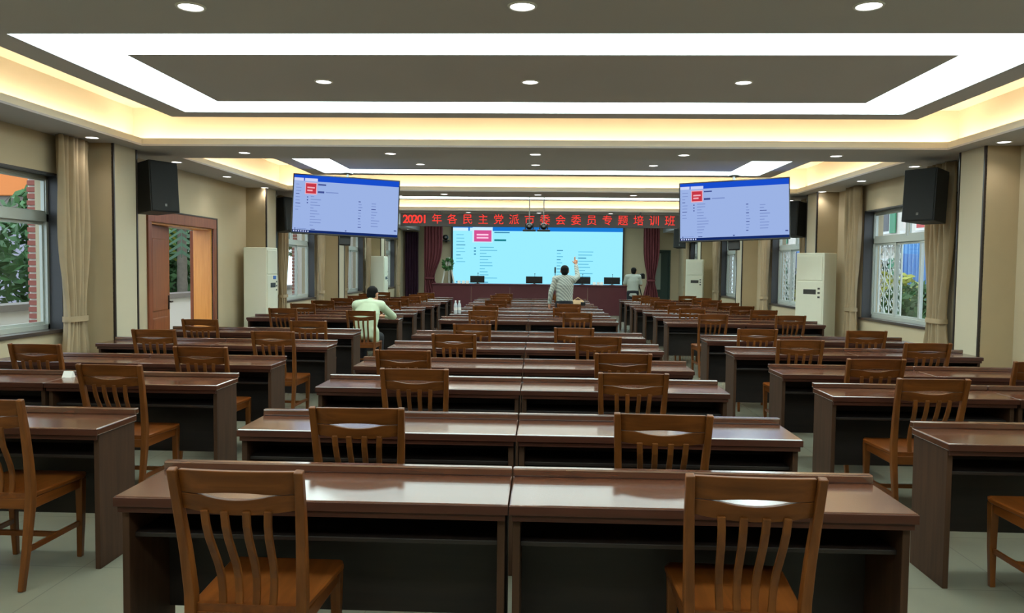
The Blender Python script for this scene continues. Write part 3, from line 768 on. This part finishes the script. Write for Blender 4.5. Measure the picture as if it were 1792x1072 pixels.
for k, (c, w) in enumerate(((835, 25), (935, 29), (1019, 29), (1071, 28))):
    X = px_x(c, 27.3); ww = w * 27.3 / 1380
    e = empty('desk_monitor', (X, 27.4, 1.04)); tag(e, 'black desk monitor on the rostrum, %s from the left' % ORD[k], 'monitor', 'rostrum monitors')
    put('monitor_back', bx(-ww / 2, ww / 2, -.015, .025, .03, .27).mesh('mb', 'black', bevel=.01), e)
    put('monitor_stand', MB().box(-.02, .02, -.03, -.015, .0, .16).box(-.09, .09, -.09, .06, 0, .012).mesh('ms', 'black'), e)
    put('microphone', MB().cyl((.02, .1, 0), (.02, .1, .02), .05).cyl((.02, .1, .02), (.02, .06, .34), .006).sphere((.02, .055, .36), .018).mesh('mic', 'black'), e)
for k, c in enumerate((803, 811, 818, 1040, 1047, 1053)):
    e = empty('name_plate', (px_x(c, 27.3), 27.35, 1.04)); tag(e, 'small pale name card on the rostrum, %s from the left' % ORD[k], 'name card', 'rostrum name cards')
    put('card', MB().rings([[(-.05, -.03, 0), (.05, -.03, 0), (.05, .03, 0), (-.05, .03, 0)], [(-.05, -.003, .1), (.05, -.003, .1), (.05, .003, .1), (-.05, .003, .1)]]).mesh('cd', 'paper'), e)
mc = empty('microphone', (px_x(971.5, 27.3), 27.3, 1.04)); tag(mc, 'tall slim black microphone on the rostrum beside the pointing man', 'microphone')
put('mic_base', MB().cyl((0, 0, 0), (0, 0, .025), .07, k=14).mesh('mcb', 'black'), mc)
put('mic_stem', MB().cyl((0, 0, .025), (0, 0, .42), .012, k=8).mesh('mcs', 'black'), mc)
put('mic_head', MB().cyl((0, 0, .40), (0, 0, .60), .026, k=10).mesh('mch', 'black'), mc)
# flower stand left of the screen
fs = empty('flower_stand', (px_x(784, 28.2), 28.2, 0)); tag(fs, 'white A-frame stand with a green wreath left of the big screen', 'flower stand')
for s in (-1, 1):
    put('stand_leg', MB().cyl((s * .42, 0, 0), (s * .03, 0, 1.95), .028, k=8).mesh('sl', 'planter'), fs)
put('stand_leg', MB().cyl((0, .5, 0), (0, .03, 1.95), .028, k=8).mesh('sl', 'planter'), fs)
put('stand_bar', MB().cyl((-.3, 0, .6), (.3, 0, .6), .02, k=8).mesh('sl', 'planter'), fs)
wr = MB(); R_ = random.Random(3)
for k in range(90):
    a = R_.uniform(0, 2 * PI); r_ = .16 + R_.uniform(-.05, .06)
    p = Vector((r_ * math.cos(a), -.05 + R_.uniform(-.05, .05), 1.72 + r_ * math.sin(a)))
    t = Vector((R_.uniform(-1, 1), R_.uniform(-1, 1), R_.uniform(-1, 1))).normalized() * .07; n_ = t.orthogonal() * .5
    wr.quad(p - t, p + n_, p + t, p - n_)
wo = put('wreath', wr.mesh('wr', 'leaf', recalc=False), fs); wo['kind'] = 'stuff'
# wall camera above it
wc = empty('wall_camera', (px_x(779, 29.1), 29.1, 2.62)); tag(wc, 'small black camera on a bracket left of the big screen', 'camera')
put('camera_body', MB().sphere((0, 0, .08), .11, sc=(1, 1, .9)).mesh('wc', 'black', smooth=True), wc)
put('camera_base', bx(-.16, .16, -.12, .2, -.06, -.02).mesh('wc', 'black', bevel=.01), wc)
put('bracket', bx(-.03, .03, .2, .4, -.1, .02).mesh('wc', 'black'), wc)
put('lens', MB().cyl((.02, -.1, .08), (.02, -.14, .08), .04).mesh('wc', 'metal'), wc)
# hanging devices on rods
for k, px in enumerate((925.5, 950.5)):
    Y = 17.2; X = px_x(px, Y); z0 = 1.6 + (469 - 405) * Y / 1380
    e = empty('hanging_camera', (X, Y, z0)); tag(e, '%s of two black cameras hung on thin rods before the banner' % ('left', 'right')[k], 'camera', 'rod hung cameras')
    put('rod', MB().cyl((0, 0, .1), (0, 0, ZP - z0), .012, k=8).cyl((0, 0, ZP - z0 - .02), (0, 0, ZP - z0), .05).mesh('rd', 'metal'), e)
    put('camera_base', bx(-.14, .14, -.12, .12, 0, .035).mesh('hc', 'black', bevel=.008), e)
    put('camera_body', MB().sphere((0, 0, .11), .075).mesh('hc', 'black', smooth=True), e)
    for s in (-1, 1): put('yoke', bx(s * .085 - .012, s * .085 + .012, -.03, .03, .035, .15).mesh('hc', 'black'), e)
    put('lens', MB().cyl((0, -.06, .11), (0, -.1, .11), .03).mesh('hc', 'metal'), e)
# tripod camera beside the stage
tc_ = empty('video_camera', (3.02, 25.0, 0)); tag(tc_, 'black video camera on a tripod in front of the standing person by the stage', 'video camera')
for k in range(3):
    a = 2 * PI * k / 3 + .5
    put('tripod_leg', MB().cyl((.42 * math.cos(a), .42 * math.sin(a), 0), (0, 0, 1.2), .015, .02, k=8).mesh('tl', 'black'), tc_)
put('tripod_head', MB().cyl((0, 0, 1.16), (0, 0, 1.3), .04, k=10).mesh('th', 'black'), tc_)
put('camera_body', bx(-.22, .2, -.1, .22, 1.3, 1.45).mesh('vb', 'black', bevel=.012), tc_)
put('camera_lens', MB().cyl((0, .22, 1.38), (0, .36, 1.38), .05).mesh('vl', 'black'), tc_)
put('viewfinder', bx(.08, .16, -.2, -.1, 1.4, 1.47).mesh('vv', 'black', bevel=.006), tc_)

# ------------------------------------------------------------------ small things on desks
def bottle(x, y, z, label):
    e = empty('water_bottle', (x, y, z)); tag(e, label, 'bottle', 'water bottles')
    prof = [(.030, 0), (.033, .01), (.033, .15), (.028, .18), (.014, .21), (.013, .225)]
    rs = [[(r_ * math.cos(2 * PI * j / 12), r_ * math.sin(2 * PI * j / 12), z_) for j in range(12)] for r_, z_ in prof]
    put('bottle_body', MB().rings(rs).mesh('bb', 'clear_plastic', smooth=True), e)
    put('cap', MB().cyl((0, 0, .222), (0, 0, .245), .016).mesh('bc', 'white'), e)
    put('bottle_label', MB().cyl((0, 0, .07), (0, 0, .12), .0338, cap=False).mesh('bl', 'paper'), e)
bottle(px_x(797.5, 14.3), 14.3, .7505, 'clear water bottle on a centre desk, left of a pair')
bottle(px_x(803.5, 14.3), 14.36, .7505, 'clear water bottle on a centre desk, right of a pair')
pc = empty('paper_card', (-3.52, 5.72, .75)); tag(pc, 'small white folded card on the third left desk', 'card')
put('card', MB().rings([[(-.035, -.03, 0), (.035, -.03, 0), (.035, .03, 0), (-.035, .03, 0)], [(-.035, -.002, .045), (.035, -.002, .045), (.035, .002, .045), (-.035, .002, .045)]]).mesh('cd', 'paper'), pc)
hb = empty('handbag', (px_x(1012, 18.0), 18.02, .7505)); tag(hb, 'tan handbag lying on a desk right of the pointing man', 'bag')
hm = MB().rings([[(-.15, -.07, 0), (.15, -.07, 0), (.15, .07, 0), (-.15, .07, 0)], [(-.16, -.075, .05), (.16, -.075, .05), (.16, .075, .05), (-.16, .075, .05)], [(-.12, -.03, .13), (.12, -.03, .13), (.12, .03, .13), (-.12, .03, .13)]])
put('bag_body', hm.mesh('hbm', 'bag_tan', bevel=.015, smooth=True), hb)
put('strap', MB().cyl((-.1, 0, .12), (0, .0, .19), .01, k=6).cyl((0, 0, .19), (.1, 0, .12), .01, k=6).mesh('hbs', 'bag_tan'), hb)
put('flap', bx(.06, .17, -.085, -.07, .01, .09).mesh('hbf', 'black', bevel=.004), hb)

# ------------------------------------------------------------------ people
def blob(name, parts, m, voxel=.012, smooth_it=6):
    mb = MB()
    for p in parts:
        if p[0] == 's': mb.sphere(p[1], 1.0, k=16, h=12, sc=p[2])
        else:
            _, a, ra, b_, rb = p
            mb.cyl(a, b_, ra, rb, k=14); mb.sphere(a, ra, k=14, h=10); mb.sphere(b_, rb, k=14, h=10)
    me = mb.mesh(name, m)
    o = bpy.data.objects.new('tmp', me); COL.objects.link(o)
    r = o.modifiers.new('r', 'REMESH'); r.mode = 'VOXEL'; r.voxel_size = voxel
    s = o.modifiers.new('s', 'SMOOTH'); s.factor = .5; s.iterations = smooth_it
    dg = bpy.context.evaluated_depsgraph_get(); dg.update()
    out = bpy.data.meshes.new_from_object(o.evaluated_get(dg))
    bpy.data.objects.remove(o)
    out.materials.clear(); out.materials.append(MATS[m])
    for p in out.polygons: p.use_smooth = True
    return out
def limb(*js):
    return [('c', js[i][0], js[i][1], js[i + 1][0], js[i + 1][1]) for i in range(len(js) - 1)]
def torso(*st):
    out = []
    for i in range(len(st) - 1):
        a, b_ = st[i], st[i + 1]
        for k in range(6):
            t = k / 5; p = [a[0][q] + (b_[0][q] - a[0][q]) * t for q in range(3)]
            out.append(('s', tuple(p), tuple(a[1][q] + (b_[1][q] - a[1][q]) * t for q in range(2)) + (.075,)))
    return out
def hand(wrist, d, side, point=False):
    # palm along d, five fingers; side: unit vector toward the thumb
    w = Vector(wrist); d = Vector(d).normalized(); s = Vector(side).normalized(); n = d.cross(s).normalized()
    out = [('c', tuple(w), .026, tuple(w + d * .045), .030), ('c', tuple(w + d * .04 - s * .022), .017, tuple(w + d * .085 - s * .026), .014), ('c', tuple(w + d * .04 + s * .022), .017, tuple(w + d * .088 + s * .026), .014)]
    for i, (off, ln) in enumerate(((.030, .075), (.010, .085), (-.010, .078), (-.029, .062))):
        b = w + d * .085 + s * off
        curl = .25 if not point else (.05 if i in (0, 1) else 1.3)
        m_ = b + (d * math.cos(curl) + n * math.sin(curl)) * ln * .5
        t = m_ + (d * math.cos(curl * 2) + n * math.sin(curl * 2)) * ln * .5
        out += [('c', tuple(b), .0095, tuple(m_), .009), ('c', tuple(m_), .009, tuple(t), .008)]
    b = w + d * .03 + s * .03
    m_ = b + (d * .6 + s * .8).normalized() * .04
    out += [('c', tuple(b), .012, tuple(m_), .010), ('c', tuple(m_), .010, tuple(m_ + (d * .9 + s * .3).normalized() * .032), .009)]
    return out
def head_parts(c, fwd):
    c = Vector(c); f = Vector(fwd).normalized(); r = f.cross(Vector((0, 0, 1))).normalized()
    P = lambda a, b_, z: tuple(c + f * a + r * b_ + Vector((0, 0, z)))
    out = [('s', tuple(c + Vector((0, 0, .025))), (.079, .088, .092)), ('s', P(.02, 0, -.035), (.066, .068, .085))]
    out += [('c', P(.095, 0, .01), .010, P(.108, 0, -.028), .014), ('c', P(.083, -.022, -.062), .009, P(.083, .022, -.062), .009), ('s', P(.06, 0, -.105), (.03, .03, .022))]
    for s in (-1, 1):
        out += [('c', P(-.002, s * .082, .02), .014, P(.002, s * .080, -.02), .011), ('c', P(.078, s * .018, .026), .010, P(.074, s * .045, .028), .009)]
    return out
def hair_parts(c, fwd):
    c = Vector(c); f = Vector(fwd).normalized()
    q = lambda a, z: tuple(c + f * a + Vector((0, 0, z)))
    return [('s', q(-.012, .048), (.088, .094, .086)), ('s', q(-.035, -.005), (.078, .074, .075))]
def eyes(c, fwd, par):
    c = Vector(c); f = Vector(fwd).normalized(); r = f.cross(Vector((0, 0, 1))).normalized()
    for s in (-1, 1):
        p = c + f * .082 + r * (s * .032) + Vector((0, 0, .008))
        put('eye', MB().sphere(tuple(p), .011, k=8, h=6).mesh('eye', 'black', smooth=True), par)

# man standing among the centre desks, right arm raised, pointing at the screen
pm = empty('person', (.46, 16.22, 0)); tag(pm, 'person in a pale striped shirt standing among the desks, arm raised to the screen', 'person')
HC = (0.0, .01, 1.535)
sh_r, el_r, wr_r = (.185, 0, 1.375), (.275, .10, 1.43), (.235, .20, 1.68)
sh_l, el_l, wr_l = (-.185, 0, 1.375), (-.275, -.02, 1.10), (-.30, .05, .86)
legs = []
for s in (-1, 1):
    legs += limb(((s * .085, 0, .88), .085), ((s * .10, .01, .48), .058), ((s * .105, -.02, .09), .042)) + limb(((s * .105, -.03, .05), .042), ((s * .12, .13, .035), .032))
body = legs + limb(((0, 0, .92), .10), ((0, 0, 1.12), .095), ((0, 0, 1.30), .09)) + limb(((0, 0, 1.3), .07), ((0, 0, 1.47), .052)) + limb((sh_l, .055), (sh_r, .055))
body += limb((sh_r, .052), (el_r, .042), (wr_r, .028)) + limb((sh_l, .052), (el_l, .042), (wr_l, .028)) + hand(wr_r, (-.02, .12, 1), (-1, 0, 0), True) + hand(wr_l, (0, .1, -1), (.2, 1, 0)) + head_parts(HC, (0, 1, 0))
bo = put('body', blob('body', body, 'skin', .009, 4), pm)
put('hair', blob('hair', hair_parts(HC, (0, 1, 0)), 'hair', .012, 3), pm)
eyes(HC, (0, 1, 0), pm)
shirt = torso(((0, 0, .78), (.185, .128)), ((0, 0, 1.0), (.175, .12)), ((0, 0, 1.25), (.195, .128)), ((0, -.005, 1.37), (.165, .10))) + limb((sh_l, .078), ((0, -.01, 1.40), .075), (sh_r, .078)) + limb((sh_r, .065), (el_r, .054), ((.239, .19, 1.655), .042)) + limb((sh_l, .065), (el_l, .054), ((-.298, .04, .90), .042)) + [('c', (0, 0, 1.40), .072, (0, 0, 1.445), .062)]
put('shirt', blob('shirt', shirt, 'shirt_stripe', .012, 5), pm)
tr = []
for s in (-1, 1): tr += limb(((s * .085, 0, .88), .105), ((s * .10, .01, .48), .078), ((s * .105, -.02, .11), .066))
put('trousers', blob('trousers', tr + [('s', (0, 0, .90), (.18, .13, .12))], 'trousers', .014, 4), pm)
for s in (-1, 1): put('shoe', blob('shoe', limb(((s * .105, -.04, .05), .05), ((s * .12, .15, .04), .042)), 'shoe', .012, 3), pm)

# person by the stage, back to the camera
p2 = empty('person', (2.80, 24.45, 0)); tag(p2, 'person in a grey short-sleeved shirt standing beside the stage, back turned', 'person')
HC = (0.02, .01, 1.525)
sh_r, el_r, wr_r = (.18, 0, 1.36), (.25, .06, 1.12), (.16, .26, 1.22)
sh_l, el_l, wr_l = (-.18, 0, 1.36), (-.255, .05, 1.12), (-.14, .26, 1.2)
body = legs + limb(((0, 0, .92), .10), ((0, 0, 1.12), .095), ((0, 0, 1.29), .09)) + limb(((0, 0, 1.29), .07), ((.01, 0, 1.46), .052)) + limb((sh_l, .055), (sh_r, .055))
body += limb((sh_r, .052), (el_r, .042), (wr_r, .028)) + limb((sh_l, .052), (el_l, .042), (wr_l, .028)) + hand(wr_r, (-.5, 1, .2), (0, 0, 1)) + hand(wr_l, (.5, 1, .2), (0, 0, 1)) + head_parts(HC, (.3, 1, 0))
put('body', blob('body', body, 'skin', .010, 4), p2)
put('hair', blob('hair', hair_parts(HC, (.3, 1, 0)), 'hair', .012, 3), p2)
eyes(HC, (.3, 1, 0), p2)
shirt = torso(((0, 0, .80), (.18, .128)), ((0, 0, 1.0), (.172, .118)), ((0, 0, 1.24), (.188, .125)), ((0, -.005, 1.355), (.16, .10))) + limb((sh_l, .078), ((0, -.01, 1.385), .072), (sh_r, .078)) + limb((sh_r, .072), ((.235, .045, 1.17), .066)) + limb((sh_l, .072), ((-.24, .04, 1.17), .066)) + [('c', (0, 0, 1.38), .07, (.005, 0, 1.43), .06)]
put('shirt', blob('shirt', shirt, 'shirt_grey', .012, 5), p2)
put('trousers', blob('trousers', tr + [('s', (0, 0, .90), (.18, .13, .12))], 'trousers', .014, 4), p2)
for s in (-1, 1): put('shoe', blob('shoe', limb(((s * .105, -.04, .05), .05), ((s * .12, .15, .04), .042)), 'shoe', .012, 3), p2)

# person seated in the left block, leaning on the desk
p3 = empty('person', (-2.668, 11.84, 0)); tag(p3, 'seated person in a pale green shirt leaning on a left block desk', 'person')
HC = (.06, .24, 1.165); fw = (.55, 1, -.15)
sh_r, el_r, wr_r = (.20, .15, 1.0), (.33, .50, .815), (.16, .68, .80)
sh_l, el_l, wr_l = (-.16, .12, 1.0), (-.26, .48, .815), (-.05, .66, .80)
legs3 = []
for s in (-1, 1):
    legs3 += limb(((s * .10, -.02, .55), .08), ((s * .13, .40, .50), .06), ((s * .13, .36, .09), .042)) + limb(((s * .13, .34, .05), .042), ((s * .14, .50, .035), .032))
body = legs3 + limb(((0, -.04, .58), .10), ((0, .02, .78), .095), ((.01, .10, .95), .09)) + limb(((.01, .10, .95), .07), ((.05, .20, 1.09), .052)) + limb((sh_l, .055), (sh_r, .055))
body += limb((sh_r, .052), (el_r, .042), (wr_r, .028)) + limb((sh_l, .052), (el_l, .042), (wr_l, .028)) + hand(wr_r, (-1, .3, 0), (0, 1, 0)) + hand(wr_l, (1, .3, 0), (0, 1, 0)) + head_parts(HC, fw)
put('body', blob('body', body, 'skin', .009, 4), p3)
put('hair', blob('hair', hair_parts(HC, fw), 'hair', .012, 3), p3)
eyes(HC, fw, p3)
shirt = torso(((0, -.035, .55), (.20, .135)), ((0, -.01, .70), (.185, .128)), ((.01, .06, .88), (.20, .13)), ((.02, .11, .99), (.175, .105))) + limb((sh_l, .082), ((.02, .11, 1.03), .078), (sh_r, .082)) + limb((sh_r, .068), (el_r, .056), ((.20, .64, .805), .042)) + limb((sh_l, .068), (el_l, .056), ((-.09, .63, .805), .042)) + [('c', (.02, .13, 1.02), .07, (.04, .17, 1.065), .06), ('c', (.14, -.05, .62), .08, (.15, -.03, .50), .07)]
put('shirt', blob('shirt', shirt, 'shirt_green', .012, 5), p3)
tr3 = []
for s in (-1, 1): tr3 += limb(((s * .10, -.02, .555), .085), ((s * .13, .40, .50), .076), ((s * .13, .36, .11), .062))
put('trousers', blob('trousers', tr3, 'trousers', .014, 4), p3)
for s in (-1, 1): put('shoe', blob('shoe', limb(((s * .13, .32, .05), .05), ((s * .14, .52, .04), .042)), 'shoe', .012, 3), p3)

# ------------------------------------------------------------------ outside
gm = MB(); gm.box(-45, XL - TH, -12, 60, -.3, -.15); gm.box(XR + TH, 45, -12, 60, -.3, -.15)
struct(put('ground', gm.mesh('ground', 'ground')), 'paved ground outside the windows')
pw = empty('planter_wall', (-8.3, 0, -.15)); tag(pw, 'low white planter wall with grey coping outside the left windows', 'planter wall')
put('wall_body', bx(-.15, .15, 4, 44, 0, 1.0).mesh('pwb', 'planter'), pw)
put('coping', bx(-.22, .22, 4, 44, 1.0, 1.1).mesh('pwc', 'planter_cap'), pw)
def foliage(mb, c, r, n, rnd, size=.16):
    for _ in range(n):
        d = Vector((rnd.gauss(0, 1), rnd.gauss(0, 1), rnd.gauss(0, 1))).normalized() * (rnd.random() ** .4)
        p = Vector((c[0] + d.x * r[0], c[1] + d.y * r[1], c[2] + d.z * r[2]))
        t = Vector((rnd.uniform(-1, 1), rnd.uniform(-1, 1), rnd.uniform(-.6, 1))).normalized() * size * rnd.uniform(.6, 1.2); n_ = t.cross(Vector((rnd.uniform(-1, 1), rnd.uniform(-1, 1), rnd.uniform(-1, 1)))).normalized() * size * .35
        mb.quad(p - t, p + n_, p + t, p - n_)
def bush(name, x, y, h, rx, ry_, m, label, seed, n=900, cat='bush', size=.17):
    rnd = random.Random(seed)
    e = empty(name, (x, y, -.15)); tag(e, label, cat, 'plants outside')
    mb = MB(); foliage(mb, (0, 0, h * .55), (rx, ry_, h * .5), n, rnd, size)
    f = put('foliage', mb.mesh('fol', m, recalc=False), e); f['kind'] = 'stuff'
    st = MB()
    for k in range(4): st.cyl((rnd.uniform(-.1, .1), rnd.uniform(-.1, .1), 0), (rnd.uniform(-rx, rx) * .4, rnd.uniform(-ry_, ry_) * .4, h * .6), .03, .015, k=6)
    put('stem', st.mesh('stm', 'bark'), e)
for k in range(8):
    bush('bush', -10.1 - (k % 2) * .5, 10.5 + k * 2.6, 2.4 + .4 * (k % 3), 1.0, 1.25, ('leaf', 'leaf_dark')[k % 2], 'leafy green bush behind the planter wall, %s from the near end' % ORD[k], 20 + k, 1400)
for k in range(4):
    e = empty('tree', (-14.5, 26.5 + k * 6.5, -.15)); tag(e, 'tall tree behind the bushes outside on the left, %s from the near end' % ORD[k], 'tree', 'trees outside left')
    put('trunk', MB().cyl((0, 0, 0), (.1, 0, 3.2), .16, .1, k=10).mesh('tk', 'bark', smooth=True), e)
    mb = MB(); rnd = random.Random(60 + k); foliage(mb, (0, 0, 4.6), (2.4, 2.8, 2.4), 1800, rnd, .3)
    f = put('crown', mb.mesh('crn', ('leaf_dark', 'leaf')[k % 2], recalc=False), e); f['kind'] = 'stuff'
# palm seen through the doorway
pa = empty('palm', (-8.9, 19.2, -.15)); tag(pa, 'grey trunked palm with drooping pale fronds seen through the doorway', 'palm')
pt = MB(); rs = []
for k in range(24):
    z = k * .14; r_ = .13 - .0016 * k + (.012 if k % 2 else 0)
    rs.append([(r_ * math.cos(2 * PI * j / 12), r_ * math.sin(2 * PI * j / 12), z) for j in range(12)])
put('trunk', pt.rings(rs).mesh('pt', 'bark', smooth=True), pa)
rnd = random.Random(9)
for k in range(11):
    a = 2 * PI * k / 11; mb = MB()
    pts = [Vector((math.cos(a) * t * 1.5, math.sin(a) * t * 1.5, 3.1 + 1.1 * t - 2.3 * t * t)) for t in [i / 18 for i in range(19)]]
    sd = Vector((-math.sin(a), math.cos(a), 0))
    for i in range(18):
        mb.cyl(pts[i], pts[i + 1], .012, .01, k=5, cap=False)
        for s in (-1, 1):
            q = pts[i]; tip = q + sd * (s * .38) + Vector((0, 0, -.28)); m_ = pts[i + 1] - pts[i]
            mb.quad(q, q + m_ * .5, tip + m_ * .25, tip)
    put('frond', mb.mesh('fr', 'leaf_yellow' if k == 4 else ('leaf', 'leaf_dark')[k % 2], recalc=False), pa)
# brick quoins by the left windows
brick_me = bx(-.055, .055, -.03, .02, 0, .056).mesh('brick', 'brick', bevel=.004)
for k, (yq, nm) in enumerate(((9.08, 'nearest'), (18.4, 'second'), (23.3, 'third'), (28.2, 'fourth'))):
    e = empty('brick_pier', (-5.93 if k == 0 else -5.78, yq, -.15)); tag(e, 'white rendered pier with red bricks outside the %s left window' % nm, 'brick pier', 'brick piers')
    put('pier_core', bx(-.11, .20, 0, .3, 0, 3.3).mesh('prc', 'plaster'), e)
    for j in range(41):
        put('brick', brick_me, e, (-.055 + (.004 if j % 2 else 0), 0, .08 + j * .078))
# orange roofed shed and lavender wall
sh_ = empty('shed', (-13.2, 19.3, -.15)); tag(sh_, 'shed with an orange roof edge seen through the nearest left window', 'shed')
put('shed_wall', bx(-1.5, 1.5, -1.4, 2.5, 0, 3.0).mesh('shw', 'lavender'), sh_)
put('roof_edge', bx(-1.9, 1.9, -1.9, 2.9, 3.25, 3.9).mesh('shr', 'orange_roof', bevel=.02), sh_)
put('roof_soffit', bx(-1.8, 1.8, -1.8, 2.8, 3.0, 3.25).mesh('shs', 'planter_cap'), sh_)

# right side: white building, blue sheet, shrubs
bd = empty('building', (14.0, 0, -.15)); tag(bd, 'white building with green and red window panels outside the right windows', 'building')
put('facade', bx(0, 4, 10, 58, 0, 8).mesh('fcd', 'plaster'), bd)
for k in range(9):
    y = 14 + k * 4.6
    for z0, z1 in ((.9, 2.3), (3.3, 5.0)):
        w_ = put('window', bx(-.05, .02, y, y + 2.4, z0, z1).mesh('bw', 'white'), bd)
        put('pane', bx(-.07, -.05, y + .1, y + 1.1, z0 + .1, z1 - .1).mesh('bp', 'jamb'), w_)
        put('pane', bx(-.07, -.05, y + 1.3, y + 2.3, z0 + .1, z1 - .1).mesh('bp', 'red_paint' if z0 > 3 and k % 2 else 'jamb'), w_)
        put('shutter', bx(-.09, -.05, y - .55, y - .05, z0, z1).mesh('bs', 'green_paint'), w_)
    put('ledge', bx(-.25, 0, y - .8, y + 2.9, 2.75, 2.9).mesh('bl', 'white'), bd)
for k in range(3):
    y0 = 22.7 + k * 10
    e = empty('blue_sheet', (11.0, y0, -.15)); tag(e, 'blue corrugated sheet panel outside on the right, %s from the near end' % ORD[k], 'sheet panel', 'blue sheet panels')
    mb = MB(); n = 40
    for i in range(n):
        for j in (0,):
            a, b_ = i * .05, (i + 1) * .05
            xa, xb = .02 * math.sin(i * 1.3), .02 * math.sin((i + 1) * 1.3)
            mb.box(min(xa, xb), max(xa, xb) + .02, a, b_, .9, 2.7)
    put('sheet', mb.mesh('bsh', 'blue_sheet'), e)
    put('post', bx(-.04, .0, 0, .06, 0, 2.7).mesh('bpo', 'metal'), e)
    put('post', bx(-.04, .0, 1.94, 2.0, 0, 2.7).mesh('bpo', 'metal'), e)
for k in range(12):
    bush('shrub', 8.2 + (k % 3) * .35, 12.5 + k * 1.75, 1.45 + .22 * (k % 3), .75, .85, ('leaf', 'leaf_yellow', 'leaf_dark')[k % 3], 'garden shrub outside the right windows, %s from the near end' % ORD[k], 90 + k, 900, 'shrub', .14)
